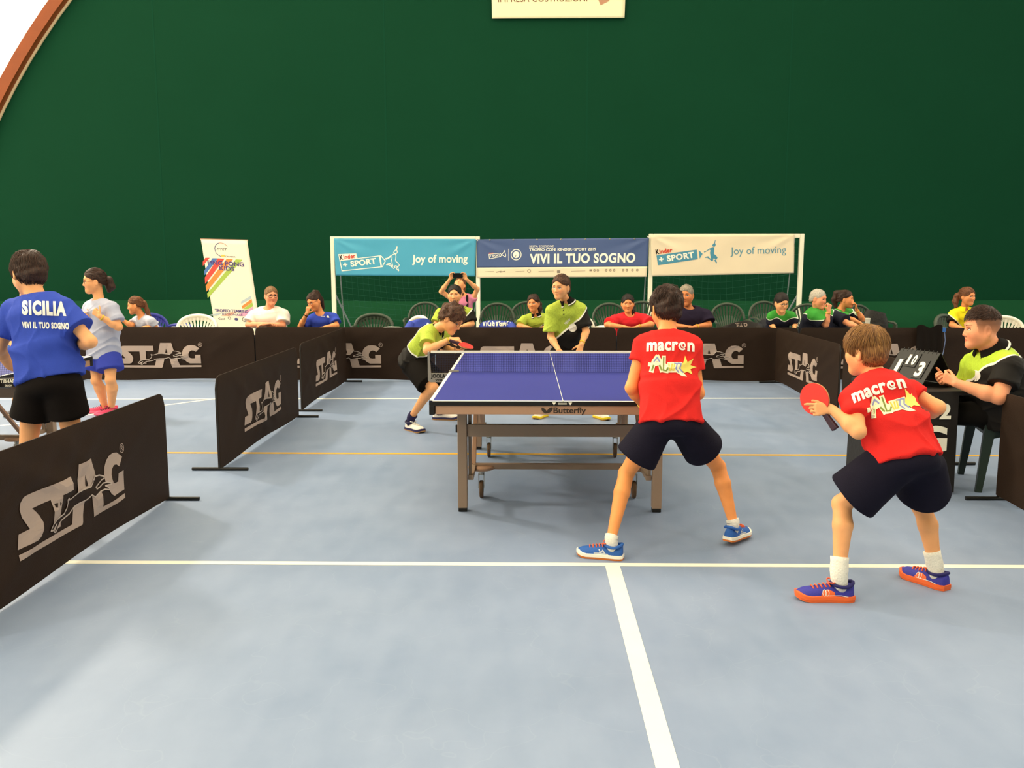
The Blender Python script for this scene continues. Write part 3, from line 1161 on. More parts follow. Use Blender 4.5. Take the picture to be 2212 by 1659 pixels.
# roll-up banner standing behind the left barriers
YU = 16.6
bn = thing('roll_up_banner', 'tall tilted roll-up banner with rainbow stripes beside the white shirt spectator', 'banner')
c4 = [W(434, 517, YU), W(534, 519.5, YU), None, None]
dn = nrm(W(463, 700, YU) - W(434, 517, YU))
H_ = 2.0
c4[3] = c4[0] + dn * H_
c4[2] = c4[1] + dn * H_
sh = Sheet(*c4, 3, .004)
sh.cloth('banner_sheet', mat('rollup_cream', '#F3E6CC', .55, var=.02), bn, nu=14, nv=24)
k = sh.w / 792.0
fx = lambda x, y: ((x - 28 - (y - 48) * .158) * k, -(y - 48) * k * 1.0)
for nm, col, polys in (
        ('red_stripe', '#DE4A3C', [[(105, 360), (180, 358), (62, 500), (60, 430)], [(320, 365), (435, 368), (100, 810), (95, 700)]]),
        ('blue_stripe', '#4C73B0', [[(225, 365), (318, 365), (92, 660), (82, 590)]]),
        ('orange_stripe', '#F08A3C', [[(470, 370), (580, 372), (125, 940), (110, 840)], [(728, 1180), (900, 1050), (912, 1105), (745, 1225)]]),
        ('green_stripe', '#A9C04E', [[(630, 372), (740, 378), (145, 1055), (135, 975)], [(750, 1228), (915, 1108), (925, 1175), (840, 1228)]]),
        ('pale_stripe', '#B9C4C4', [[(715, 1100), (890, 990), (900, 1040), (722, 1140)], [(190, 1340), (420, 1290), (300, 1355), (190, 1355)]]),
        ('pink_stripe', '#E6A3BC', [[(850, 1228), (928, 1180), (930, 1225), (790, 1350), (640, 1350)]]),
        ('peach_stripe', '#EDB08A', [[(540, 1290), (640, 1290), (520, 1355), (370, 1355)]])):
    a = Ink()
    for p in polys:
        a.poly([fx(*q) for q in p])
    a.build(nm, mat('print_' + nm, col, .55), sh.mapper(.002), bn)
a = Ink()
a.text('PING PONG|b', *fx(148, 475), 75 * k, 620 * k, -.03)
a.build('violet_lettering', mat('print_violet', '#4E3A78', .55), sh.mapper(.006), bn, .1)
a = Ink()
a.text('KIDS|b', *fx(350, 565), 72 * k, 255 * k, -.03)
a.build('violet_lettering', mat('print_violet', '#4E3A78', .55), sh.mapper(.006), bn, .1)
a = Ink()
a.text('TROFEO TEAMING|b', *fx(270, 1285), 50 * k, 580 * k, -.01)
a.text('REGIONALE', *fx(400, 1342), 36 * k, 350 * k, -.01)
a.build('violet_lettering', mat('print_violet', '#4E3A78', .55), sh.mapper(.006), bn, .1)
a = Ink()
a.text('FITET|i', *fx(300, 225), 38 * k, 185 * k, .0)
a.text('CALABRIA', *fx(450, 340), 24 * k, 172 * k, -.02)
a.text('Coni|b', *fx(330, 1422), 34 * k, 110 * k)
a.ring(*fx(520, 1390), 22 * k, 8 * k, 14)
a.ring(*fx(780, 1410), 36 * k, 8 * k, 18)
a.build('dark_lettering', mat('print_dark', '#4A4048', .55), sh.mapper(.003), bn)
a = Ink()
a.ring(*fx(385, 215), 118 * k, 10 * k, 30, 1.9, 4.6)
a.disc(*fx(640, 1408), 34 * k, 24 * k)
a.build('navy_emblem', mat('print_navy', '#4A4878', .55), sh.mapper(.0025), bn)
a = Ink()
a.ring(*fx(385, 215), 116 * k, 9 * k, 20, .5, 1.9)
a.build('red_swoosh', mat('print_softred', '#D08A78', .55), sh.mapper(.0025), bn)
a = Ink()
a.rect(*fx(378, 338), *fx(438, 302))
a.build('yellow_patch', mat('print_amber', '#F2C25A', .55), sh.mapper(.0025), bn)
MB().bar(c4[0] + vec(-.01, .012, .0), c4[1] + vec(.01, .012, 0), .02, .03).build('top_rail', M_ALU, bn)
mid = (c4[2] + c4[3]) / 2
MB().box((mid[0] - .45, YU - .1, 0), (mid[0] + .45, YU + .1, .08)).build('base_cassette', M_ALU, bn, bevel=.01)
MB().tube([(mid[0], YU + .03, .08), (c4[0] + c4[1]) / 2 + vec(0, .03, -.02)], .01, 8).build('support_pole', M_ALU, bn)
# ================================================================== plastic garden chairs
M_CHG = mat('chair_dark_green', '#3C4738', .42, .45)
M_CHW = mat('chair_white', '#F1ECDD', .4, .45)
M_CHB = mat('chair_violet', '#4C4FA8', .45)
M_CHD = mat('chair_bottle_green', '#1F2B22', .38, .5)
CHAIR_MESH = {}


def chair_meshes(high):
    """local frame: sitter faces -y; returns list of (name, mesh)"""
    if high in CHAIR_MESH:
        return CHAIR_MESH[high]
    HT = .88 if high else .79
    out = []
    # seat: dished slab with a rounded front lip
    mb = MB()

    def seat(u, v):
        x = (u - .5) * 2
        y = -.22 + .44 * v
        w = .235 - .03 * v
        z = .43 - .018 * (1 - x * x) * math.sin(math.pi * min(1, v + .15)) - .015 * v - .03 * max(0, .12 - v) / .12 * (1 if v < .12 else 0)
        return (x * w, y, z)

    mb.grid(seat, 12, 12)
    n = len(mb.v)
    mb.add([(x, y, z - .02) for x, y, z in mb.v[:n]], [tuple(reversed(f)) for f in mb.f])
    k = 13
    rim = [i for i in range(k)] + [i * k + 12 for i in range(1, 13)] + [12 * k + i for i in range(11, -1, -1)] + [i * k for i in range(11, 0, -1)]
    mb.f += [(rim[i], rim[(i + 1) % len(rim)], n + rim[(i + 1) % len(rim)], n + rim[i]) for i in range(len(rim))]
    out.append(('seat', mb.mesh('seat', None, True)))
    # back hoop: arch tube flattened, from arm to arm over the top
    pts = []
    for i in range(25):
        a = math.pi * i / 24
        x = -.265 * math.cos(a) * (1 if high else 1)
        z = .60 + (HT - .60) * math.sin(a) ** .75
        y = .20 + .075 * math.sin(a) + .02
        pts.append((x, y, z))
    mb = MB()
    mb.tube(pts, .023 if high else .026, 8)
    if not high:
        # broad moulded band under the hoop of the low-backed chairs
        nb = len(pts)
        mb.add([p for p in pts[4:21]] + [(x * .93, y - .006, z - .07) for x, y, z in pts[4:21]] + [(x, y + .014, z) for x, y, z in pts[4:21]] + [(x * .93, y + .008, z - .07) for x, y, z in pts[4:21]],
               [(i, i + 1, 17 + i + 1, 17 + i) for i in range(16)] + [(34 + i, 34 + i + 1, 51 + i + 1, 51 + i) for i in range(16)] + [(17 + i, 18 + i, 52 + i, 51 + i) for i in range(16)])
    out.append(('back_hoop', mb.mesh('back_hoop', None, 'all')))
    # lower back band
    mb = MB()
    mb.grid(lambda u, v: (-.17 + .34 * u, .205 + .035 * math.sin(math.pi * u) - .0, .41 + .12 * v), 10, 2)
    n = len(mb.v)
    mb.add([(x, y + .012, z) for x, y, z in mb.v[:n]], list(mb.f))
    out.append(('back_band', mb.mesh('back_band', None, 'all')))
    # slats fanning up to the hoop
    ns = 11
    for i in range(ns):
        s = (i + .5) / ns
        a = math.pi * (.10 + .80 * s)
        hx = -.262 * math.cos(a)
        hz = .60 + (HT - .60) * math.sin(a) ** .75
        hy = .22 + .075 * math.sin(a)
        bx = -.15 + .30 * s
        mb = MB()
        mb.bar((bx, .225, .515), ((bx + hx) / 2, hy - .005 + .0, (hz + .515) / 2), .021, .009, (0, 1, 0))
        mb.bar(((bx + hx) / 2, hy - .005, (hz + .515) / 2), (hx, hy, hz), .027, .009, (0, 1, 0))
        out.append(('slat', mb.mesh('slat')))
    # arms with front leg in one sweep, rear legs
    for sx in (-1, 1):
        mb = MB()
        mb.tube([(sx * .262, .22, .605), (sx * .275, .10, .625), (sx * .28, -.06, .635), (sx * .275, -.19, .625), (sx * .262, -.235, .59)], [.017, .021, .022, .021, .018], 8)
        out.append(('armrest', mb.mesh('armrest', None, 'all')))
        mb = MB()
        mb.add([(sx * (.222 + dx), y, z) for z, ya, yb, d in ((.60, -.25, -.20, 0), (.43, -.25, -.17, 0), (.38, -.255, -.19, .0), (0, -.285, -.245, .018)) for dx, y in ((.05 + d, ya), (.05 + d, yb), (.015 + d, yb), (.015 + d, ya))],
               [(i * 4 + k, i * 4 + (k + 1) % 4, i * 4 + 4 + (k + 1) % 4, i * 4 + 4 + k) for i in range(3) for k in range(4)] + [(0, 1, 2, 3), (15, 14, 13, 12)])
        out.append(('leg', mb.mesh('leg')))
        mb = MB()
        mb.add([(sx * (.205 + dx), y, z) for z, ya, yb, d in ((.62, .20, .245, .03), (.43, .19, .25, 0), (.36, .21, .26, 0), (0, .27, .31, .028)) for dx, y in ((.05 + d, ya), (.05 + d, yb), (.015 + d, yb), (.015 + d, ya))],
               [(i * 4 + k, i * 4 + (k + 1) % 4, i * 4 + 4 + (k + 1) % 4, i * 4 + 4 + k) for i in range(3) for k in range(4)] + [(0, 1, 2, 3), (15, 14, 13, 12)])
        out.append(('leg', mb.mesh('leg')))
        mb = MB()
        mb.grid(lambda u, v: (sx * .232, -.2 + .42 * u, .415 - .055 * v * (1 - .75 * math.sin(math.pi * u))), 10, 1)
        nn = len(mb.v)
        mb.add([(x + sx * .01, y, z) for x, y, z in mb.v[:nn]], list(mb.f))
        out.append(('side_skirt', mb.mesh('side_skirt')))
    CHAIR_MESH[high] = out
    return out


CH_COPIES = {}


def chair(px, py_top, Y, face, m, label, high=True, X=None, group='plastic garden chairs'):
    """face: heading of the sitter, 0 = towards the camera"""
    x = W(px, py_top, Y)[0] if X is None else X
    t = thing('garden_chair', label, 'chair', (x, Y, 0), face, group)
    key = (high, m.name)
    if key not in CH_COPIES:
        lst = []
        for nm, me in chair_meshes(high):
            me2 = me.copy()
            me2.materials.clear()
            me2.materials.append(m)
            lst.append((nm, me2))
        CH_COPIES[key] = lst
    for nm, me in CH_COPIES[key]:
        link_obj(nm, me, t)
    return t


chair(805, 684, 12.75, .1, M_CHG, 'dark green chair with low back, left of the blue bundled jacket', False)
chair(913, 653, 14.5, -.05, M_CHG, 'dark green chair in front of the left goal net, behind the serving player')
chair(1075, 652, 14.15, .05, M_CHG, 'dark green chair behind the blue jacket with white lettering')
chair(1139, 652, 14.75, .0, M_CHG, 'dark green chair behind the seated girl in green polo')
chair(1320, 652, 14.2, 0, M_CHG, 'dark green chair left of the seated girl in red')
chair(1390, 652, 14.85, -.05, M_CHG, 'dark green chair behind the seated girl in red, at the goal post')
chair(1580, 650, 14.2, .0, M_CHG, 'empty dark green chair right of the old man, above the black jacket')
chair(1664, 649, 14.9, .1, M_CHG, 'dark green chair behind the boy with glasses')
chair(1744, 647, 14.0, -.35, M_CHG, 'dark green chair between the boy with glasses and the grey-haired man')
chair(1886, 645, 13.8, .5, M_CHG, 'dark green chair holding the black bag')
chair(2079, 690, 12.7, .6, M_CHG, 'dark green chair under the girl in yellow', False)
chair(418, 689, 12.5, .15, M_CHW, 'white chair in front of the roll-up banner', False)
chair(358, 688, 12.9, 1.2, M_CHB, 'violet chair behind the long-haired girl at left', False)
chair(870, 692, 12.3, -.9, M_CHW, 'white chair beside the blue bundled jacket', False)
chair(1282, 692, 12.6, .8, M_CHW, 'white chair right of the standing girl in green polo', False)
chair(2190, 683, 12.3, 0, M_CHW, 'white chair at the right edge behind the umpire', False)

# ================================================================== umpire desk and its things
M_DESKCLOTH = mat('desk_cloth', '#1B1714', .55, .4, var=.1, vscale=4, bump=.1, bscale=30)
DX0, DX1, DY0, DY1, DZ = 2.42, 2.87, 5.90, 6.62, .70
dk = thing('umpire_desk', 'small umpire desk draped in black cloth behind the bending player', 'desk', ((DX0 + DX1) / 2, (DY0 + DY1) / 2, 0))
hx, hy = (DX1 - DX0) / 2, (DY1 - DY0) / 2
mb = MB()


def drape(u, v):
    a = u * 2 * math.pi
    # square ring, flaring and folding slightly towards the floor
    q = u * 4 % 4
    i = int(q)
    f = q - i
    cs = [(-hx, -hy), (hx, -hy), (hx, hy), (-hx, hy)]
    a0, a1 = cs[i % 4], cs[(i + 1) % 4]
    x, y = a0[0] + (a1[0] - a0[0]) * f, a0[1] + (a1[1] - a0[1]) * f
    s = 1 + .02 * v + .012 * math.sin(q * 6.3 * 1.5) * v
    return (x * s, y * s, DZ - .004 - (DZ - .02) * v)


mb.grid(drape, 80, 6)
mb.build('cloth_skirt', M_DESKCLOTH, dk, smooth=True)
MB().box((-hx, -hy, DZ - .03), (hx + .09, hy, DZ)).build('desk_top', M_DESKCLOTH, dk, bevel=.008)
for sx in (-1, 1):
    for sy in (-1, 1):
        MB().box((sx * (hx - .05) - .02, sy * (hy - .05) - .02, 0), (sx * (hx - .05) + .02, sy * (hy - .05) + .02, DZ - .02)).build('leg', M_BLACKMETAL, dk)
a = Ink()
a.text('STAG|bb', -.58, 0, .17, .71)
a.disc(.215, -.02 + .17 + .03, .0, .0) if False else None
a.xf(lambda u, v: (u + .03, v + .30))
a.text('2|bb', .10, .52, .10, .075)
a.build('cloth_lettering', M_WHITEP, lambda u, v: (u, -hy * 1.02 - .006, v) if abs(u) < hx - .01 else None, dk, .03)

sb = thing('score_board', 'black flip scoreboard showing white numerals on the umpire desk', 'scoreboard', (0, 0, 0))
# A-frame: ridge seen from the left front
A0 = W(1932, 793, 6.25)
c0 = vec(2.75, 6.33, DZ)
ux = nrm(vec(.35, -.94, 0))          # along the ridge, towards the near right end
uy = nrm(vec(-.94, -.35, 0))         # towards the camera side foot
Lr, Hr, Fr = .36, .225, .15
mb = MB()
P = []
for s in (0, 1):
    for off, z in ((Fr, 0), (0, Hr), (-Fr, 0)):
        P.append(c0 + ux * Lr * (s - .35) + uy * off + vec(0, 0, z + .004))
th = .005
for a_, b_, c_, d_ in ((P[0], P[3], P[4], P[1]), (P[1], P[4], P[5], P[2])):
    n = nrm(np.cross(b_ - a_, d_ - a_)) * th
    mb.add([a_, b_, c_, d_, a_ + n, b_ + n, c_ + n, d_ + n], [(0, 1, 2, 3), (7, 6, 5, 4), (0, 4, 5, 1), (1, 5, 6, 2), (2, 6, 7, 3), (3, 7, 4, 0)])
mb.build('a_frame', mat('score_black', '#191714', .45), sb)
fn = nrm(np.cross(P[3] - P[0], P[1] - P[0]))
if fn[0] > 0:
    fn = -fn
sl = nrm(P[1] - P[0])
SLANT = np.linalg.norm(P[1] - P[0])
for i, (ch, u0, v0, hgt, wid) in enumerate((('1', .05, .075, .11, .034), ('1', .12, .155, .075, .022), ('0', .165, .155, .075, .034), ('3', .245, .075, .11, .058))):
    cw = wid + .03
    q = MB()
    base = P[0] + ux * (u0 - .015) + sl * (v0 - .02) + fn * .007
    q.add([base, base + ux * cw, base + ux * cw + sl * (hgt + .035), base + sl * (hgt + .035)] + [p + fn * .003 for p in (base, base + ux * cw, base + ux * cw + sl * (hgt + .035), base + sl * (hgt + .035))],
          [(3, 2, 1, 0), (4, 5, 6, 7), (0, 1, 5, 4), (1, 2, 6, 5), (2, 3, 7, 6), (3, 0, 4, 7)])
    fl_ = q.build('flip_card', mat('card_black', '#12100E', .4), sb)
    a = Ink()
    a.text(ch + '|bb', u0, v0, hgt, wid)
    a.build('numeral', M_WHITEP, lambda u, v: P[0] + ux * u + sl * v + fn * .0115, fl_)
mb = MB()
for i in range(9):
    p = P[1] + (P[4] - P[1]) * (.08 + .105 * i)
    mb.tube([p + vec(0, 0, -.01) + uy * .012, p + vec(0, 0, .012), p + vec(0, 0, -.01) - uy * .012], .003, 6)
mb.build('ring_binding', M_BLACKMETAL, sb)

# umpire's chair
chair(0, 0, 6.17, -math.pi / 2 - .25, M_CHD, 'bottle green chair under the umpire at right', True, X=3.40, group=None)

# ================================================================== jackets and bags on the chairs
def jacket(cx, cy, z0, w, h, d, m, label, name='draped_jacket', seed=0, cat='jacket', ink=None, isz=(.075, .78), im=None):
    t = thing(name, label, cat, (cx, cy, 0))
    mb = MB()

    def P(u, v):
        a = math.pi * (u * 1.0)
        x = -w / 2 * math.cos(a)
        prof = math.sin(a) ** .5
        zz = z0 + h * prof * (1 - v ** 2 * .9) + .02 * math.sin(7 * u + seed + 3 * v) * prof
        yy = -d * v - .02 * math.sin(11 * u + 2 * seed) * v
        return (x * (1 + .05 * v), yy + .02 * math.sin(5 * u + 4 * v + seed), zz)

    mb.grid(P, 28, 12)
    n = len(mb.v)
    mb.add([(x, y + .03, z - .015) for x, y, z in mb.v[:n]], list(mb.f))
    mb.build('jacket_body', m, t, smooth='all')
    # a slack sleeve
    mb = MB()
    sx = 1 if seed % 2 else -1
    mb.tube([(sx * w * .30, -d * .5, z0 + h * .75), (sx * w * .42, -d * .9, z0 + h * .45), (sx * w * .40, -d, z0 + .0), (sx * w * .36, -d, z0 - .15)], [.05, .06, .055, .05], 10)
    mb.build('sleeve', m, t, smooth='all')
    if ink:
        a = Ink()
        a.text(ink + '|bb', 0, 0, isz[0], w * isz[1], 0, 'c')
        bm_ = t.children[0].data
        bv = BVHTree.FromPolygons([v.co[:] for v in bm_.vertices], [p.vertices[:] for p in bm_.polygons])

        def mp(u, v):
            h_ = bv.ray_cast(Vector((-u, -2, z0 + h * .93 - (v + .0))), Vector((0, 1, 0)))
            return None if h_[0] is None else h_[0] + Vector((0, -.006, 0))
        a.build('lettering', im or M_WHITEP, mp, t, .03)
    return t


M_ROYAL = mat('royal_blue_cloth', '#3346A8', .7, var=.1, bump=.3, bscale=12)
M_BLKJ = mat('black_jacket', '#1E1814', .7, var=.1, bump=.3, bscale=12)
p = W(1075, 700, 12.25)
jacket(p[0], 12.35, .50, .56, .27, .12, M_ROYAL, 'royal blue jacket with white lettering draped over a chair', seed=1, ink='LOMBARDIA')
p = W(907, 700, 12.3)
jacket(p[0], 12.3, .52, .36, .27, .14, M_ROYAL, 'royal blue jacket bundled on the white chair behind the server', seed=2)
p = W(1600, 700, 12.3)
jacket(p[0], 12.3, .46, .66, .28, .12, M_BLKJ, 'black jacket with pale lettering draped right of the old man', seed=3, ink='O.T.S.', isz=(.045, .25), im=M_GREYINK)
p = W(1652, 700, 12.3)
jacket(p[0] + .05, 12.45, .46, .30, .30, .12, mat('dark_jacket', '#20222A', .7, bump=.3, bscale=12), 'dark jacket beside the boy with glasses', seed=4)
p = W(1888, 690, 13.6)
bg2 = thing('backpack', 'black backpack standing on a green chair at right', 'bag', (p[0], 13.7, .43))
mb = MB()
mb.grid(lambda u, v: (.25 * math.cos(2 * math.pi * u) * (1 - .45 * v ** 2) + .06 * v, .13 * math.sin(2 * math.pi * u) * (1 - .4 * v ** 2), .02 + .36 * v - .03 * math.cos(2 * math.pi * u) * v), 24, 12)
mb.f.append(tuple(12 * 25 + i for i in range(25)))
mb.f.append(tuple(reversed(range(25))))
mb.build('bag_body', mat('bag_black2', '#171410', .6, bump=.4, bscale=25), bg2, smooth=True)
MB().box((-.14, -.15, .06), (.12, -.115, .2)).build('front_pocket', mat('bag_black2', '#171410'), bg2, bevel=.02)
a = Ink()
a.text('Tibhar|i', -.08, .1, .03, .10)
a.build('bag_badge', M_WHITEP, lambda u, v: (u, -.153, v), bg2)
M_PAPER = mat('white_paper', '#F4EEDC', .6)
p = W(1874, 694, 12.15)
t = thing('paper_cup', 'white cup held beside the ponytailed girl at right', 'cup', p - vec(0, 0, .05))
MB().lathe([(.026, 0), (.036, .09), (.037, .092), (.034, .09), (.024, .006)], 18).build('cup_body', M_PAPER, t, smooth=True)
# black cloth and blue cord hung over the back barrier at right
t = thing('hanging_cloth', 'black cloth hung over the back-row barrier beside the umpire', 'cloth', (0, 0, 0))
pc = W(2008, 715, 11.5)
mb = MB()
mb.grid(lambda u, v: (pc[0] - .16 + .32 * u + .05 * v * math.sin(3 * u), 11.52 - .012 * math.sin(u * 22) * v - .02 * v - .02, .735 - .50 * v + .02 * math.sin(9 * u)), 30, 8)
n = len(mb.v)
mb.add([(x, y + .012, z) for x, y, z in mb.v[:n]], list(mb.f))
mb.build('cloth_fold', mat('hang_black', '#17110D', .75, .1), t, smooth='all')
t = thing('blue_cord', 'thin blue cord hanging on the black cloth beside the umpire', 'cord', (0, 0, 0))
MB().tube([W(2040, 712, 11.42), W(2042, 735, 11.42), W(2038, 760, 11.42), W(2030, 785, 11.40)], .006, 6).build('cord', mat('cord_grey', '#5C6A8C', .6), t)
MB().box(tuple(W(2040, 712, 11.42) - vec(.018, .008, .03)), tuple(W(2040, 712, 11.42) + vec(.018, .008, .025))).build('cord_tag', mat('tag_blue', '#2E62A8', .5), t)
# ================================================================== people: smooth blended fields turned into one skin each
class Field:
    BLK = 12

    def __init__(self):
        self.p = []
        self.post = []
        self.dsp = []

    def _add(self, fn, lo, hi, k, op):
        self.p.append((fn, np.array(lo) - k - .012, np.array(hi) + k + .012, k, op))
        return self

    def cone(self, a, b, r1, r2, k=.02, op='u'):
        a, b = np.array(a, np.float32), np.array(b, np.float32)
        ab = b - a
        L2 = max(float(ab @ ab), 1e-9)

        def fn(P):
            q = P - a
            t = np.clip((q @ ab) / L2, 0, 1)
            return np.sqrt(((q - t[:, None] * ab) ** 2).sum(1)) - (r1 + (r2 - r1) * t)
        r = max(r1, r2)
        return self._add(fn, np.minimum(a, b) - r, np.maximum(a, b) + r, k, op)

    def chain(self, pts, rs, k=.02):
        for i in range(len(pts) - 1):
            self.cone(pts[i], pts[i + 1], rs[i], rs[i + 1], k)
        return self

    def ell(self, c, R, r, k=.02, op='u'):
        c = np.array(c, np.float32)
        R = np.array(R, np.float32)
        r = np.array(r, np.float32)

        def fn(P):
            q = (P - c) @ R.T
            k0 = np.sqrt(((q / r) ** 2).sum(1)) + 1e-9
            k1 = np.sqrt(((q / (r * r)) ** 2).sum(1)) + 1e-9
            return k0 * (k0 - 1) / k1
        m = float(r.max())
        return self._add(fn, c - m, c + m, k, op)

    def econe(self, a, b, X, ra, rb, k=.03, n=2.0, flat=False, op='u', shell=0.0, fa=None):
        """elliptic sweep from a to b; X = direction of the first radius"""
        a, b = np.array(a, np.float32), np.array(b, np.float32)
        L = float(np.linalg.norm(b - a))
        w = ((b - a) / L).astype(np.float32)
        X = np.array(X, np.float32)
        X = X - w * float(X @ w)
        X = (X / np.linalg.norm(X)).astype(np.float32)
        Yv = np.cross(w, X).astype(np.float32)

        def fn(P):
            q = P - a
            t0 = (q @ w) / L
            t = np.clip(t0, 0, 1)
            rx = ra[0] + (rb[0] - ra[0]) * t
            ry = ra[1] + (rb[1] - ra[1]) * t
            u, v = q @ X, q @ Yv
            rr = np.sqrt(u * u + v * v) + 1e-9
            if n == 2.0:
                s = np.sqrt((u / rx) ** 2 + (v / ry) ** 2) + 1e-9
            else:
                s = (np.abs(u / rx) ** n + np.abs(v / ry) ** n) ** (1 / n) + 1e-9
            d = rr - rr / s
            rm = np.float32(.55 * min(ra[0], ra[1], rb[0], rb[1]))
            if shell:
                d = np.abs(d) - shell
            ax = np.maximum(-t0, t0 - 1) * L
            if flat == 'end':
                d2 = np.where(t0 < 0, np.sqrt(np.maximum(d + rm, 0) ** 2 + ax * ax) - rm, d)
                return np.maximum(d2, (t0 - 1) * L)
            if flat:
                return np.maximum(d, ax)
            return np.where(ax > 0, np.sqrt(np.maximum(d + rm, 0) ** 2 + ax * ax) - rm, d)
        m = max(*ra, *rb)
        return self._add(fn, np.minimum(a, b) - m, np.maximum(a, b) + m, k, op)

    def cut(self, fn):
        self.post.append(lambda P, d: np.maximum(d, fn(P)))
        return self

    def disp(self, fn):
        self.dsp.append(fn)
        return self

    def mesh(self, h):
        B = self.BLK
        U = [p for p in self.p if p[4] == 'u']
        lo = np.min([p[1] for p in U], 0) - 2 * h
        hi = np.max([p[2] for p in U], 0) + 2 * h
        nb = np.ceil((hi - lo) / (h * B)).astype(int)
        n = nb * B + 1
        F = np.full(n, .05, np.float32)
        g = np.arange(B, dtype=np.float32) * h
        GX, GY, GZ = np.meshgrid(g, g, g, indexing='ij')
        G = np.stack([GX, GY, GZ], -1).reshape(-1, 3)
        PL = np.array([p[1] for p in self.p])
        PH = np.array([p[2] for p in self.p])
        isu = np.array([p[4] == 'u' for p in self.p])
        S = B * h
        todo = set()
        for p in U:
            i0 = np.maximum(np.floor((p[1] - lo) / S).astype(int), 0)
            i1 = np.minimum(np.floor((p[2] - lo) / S).astype(int), nb - 1)
            for i in range(i0[0], i1[0] + 1):
                for j in range(i0[1], i1[1] + 1):
                    for k in range(i0[2], i1[2] + 1):
                        todo.add((i, j, k))
        todo = sorted(todo)
        C = (lo + (np.array(todo) + .5) * S).astype(np.float32)
        dc = np.full(len(C), .5, np.float32)
        for fn, _, _, kk, op in self.p:
            e = fn(C)
            dc = np.minimum(dc, e) if op == 'u' else np.maximum(dc, -e)
        half = S * .866 * 1.25 + .02
        for (i, j, k), dd in zip(todo, dc):
            if dd > half:
                continue
            if dd < -half:
                F[i * B:i * B + B, j * B:j * B + B, k * B:k * B + B] = -.05
                continue
            o = lo + np.array([i, j, k]) * S
            act = np.nonzero(((PL < o + S) & (PH > o)).all(1))[0]
            P = (G + o).astype(np.float32)
            d = np.full(len(P), .05, np.float32)
            for q in act:
                fn, _, _, kk, op = self.p[q]
                e = fn(P)
                if op == 'u':
                    hh = np.maximum(kk - np.abs(d - e), 0) / kk
                    d = np.minimum(d, e) - hh * hh * kk * .25
                else:
                    hh = np.maximum(kk - np.abs(d + e), 0) / kk
                    d = np.maximum(d, -e) + hh * hh * kk * .25
            for fn in self.post:
                d = fn(P, d)
            F[i * B:i * B + B, j * B:j * B + B, k * B:k * B + B] = d.reshape(B, B, B)
        V, Q = surface_nets(F, lo, h)
        if self.dsp and len(V):
            fnm = np.cross(V[Q[:, 2]] - V[Q[:, 0]], V[Q[:, 3]] - V[Q[:, 1]])
            N = np.stack([sum(np.bincount(Q[:, k], fnm[:, c], len(V)) for k in range(4)) for c in range(3)], 1)
            N /= np.linalg.norm(N, axis=1)[:, None] + 1e-12
            e = sum(fn(V) for fn in self.dsp)
            V = V - N * e[:, None]
        return V, Q


def surface_nets(F, lo, h):
    ins = F < 0
    c = np.zeros(np.array(F.shape) - 1, np.uint8)
    for i in (0, 1):
        for j in (0, 1):
            for k in (0, 1):
                c += ins[i:F.shape[0] - 1 + i, j:F.shape[1] - 1 + j, k:F.shape[2] - 1 + k]
    act = np.argwhere((c > 0) & (c < 8))
    if not len(act):
        return np.zeros((0, 3)), np.zeros((0, 4), int)
    vid = np.full(c.shape, -1, np.int32)
    vid[act[:, 0], act[:, 1], act[:, 2]] = np.arange(len(act))
    cr = {}
    for i in (0, 1):
        for j in (0, 1):
            for k in (0, 1):
                cr[(i, j, k)] = F[act[:, 0] + i, act[:, 1] + j, act[:, 2] + k]
    acc = np.zeros((len(act), 3))
    cnt = np.zeros(len(act))
    for ax in range(3):
        for a in (0, 1):
            for b in (0, 1):
                k0 = [a, b]
                k0.insert(ax, 0)
                k1 = [a, b]
                k1.insert(ax, 1)
                f0, f1 = cr[tuple(k0)], cr[tuple(k1)]
                m = (f0 < 0) != (f1 < 0)
                t = np.where(m, f0 / np.where(m, f0 - f1, 1), 0)
                p = np.tile(np.array(k0, float), (len(act), 1))
                p[:, ax] = t
                acc[m] += p[m]
                cnt[m] += 1
    V = (act + acc / cnt[:, None]) * h + lo
    Q = []
    for ax in range(3):
        sl0 = [slice(None)] * 3
        sl1 = [slice(None)] * 3
        sl0[ax] = slice(0, -1)
        sl1[ax] = slice(1, None)
        a_, b_ = ins[tuple(sl0)], ins[tuple(sl1)]
        e = np.argwhere(a_ != b_)
        o1, o2 = [x for x in range(3) if x != ax]
        ok = (e[:, o1] > 0) & (e[:, o2] > 0) & (e[:, o1] < c.shape[o1]) & (e[:, o2] < c.shape[o2])
        e = e[ok]
        s = a_[e[:, 0], e[:, 1], e[:, 2]]
        q = []
        for d1, d2 in ((-1, -1), (0, -1), (0, 0), (-1, 0)):
            t = e.copy()
            t[:, o1] += d1
            t[:, o2] += d2
            q.append(vid[t[:, 0], t[:, 1], t[:, 2]])
        q = np.stack(q, 1)
        flip = s if ax != 1 else ~s
        q[~flip] = q[~flip][:, ::-1]
        Q.append(q)
    Q = np.concatenate(Q)
    Q = Q[(Q >= 0).all(1)]
    return V, Q


def np_mesh(name, V, Q, m, origin=(0, 0, 0)):
    me = bpy.data.meshes.new(name)
    V = V - np.array(origin)
    me.vertices.add(len(V))
    me.vertices.foreach_set('co', V.astype(np.float32).ravel())
    me.loops.add(Q.size)
    me.loops.foreach_set('vertex_index', Q.astype(np.int32).ravel())
    me.polygons.add(len(Q))
    me.polygons.foreach_set('loop_start', np.arange(0, Q.size, 4, dtype=np.int32))
    me.polygons.foreach_set('loop_total', np.full(len(Q), 4, np.int32))
    me.polygons.foreach_set('use_smooth', np.ones(len(Q), bool))
    me.update(calc_edges=True)
    me.materials.append(m)
    return me


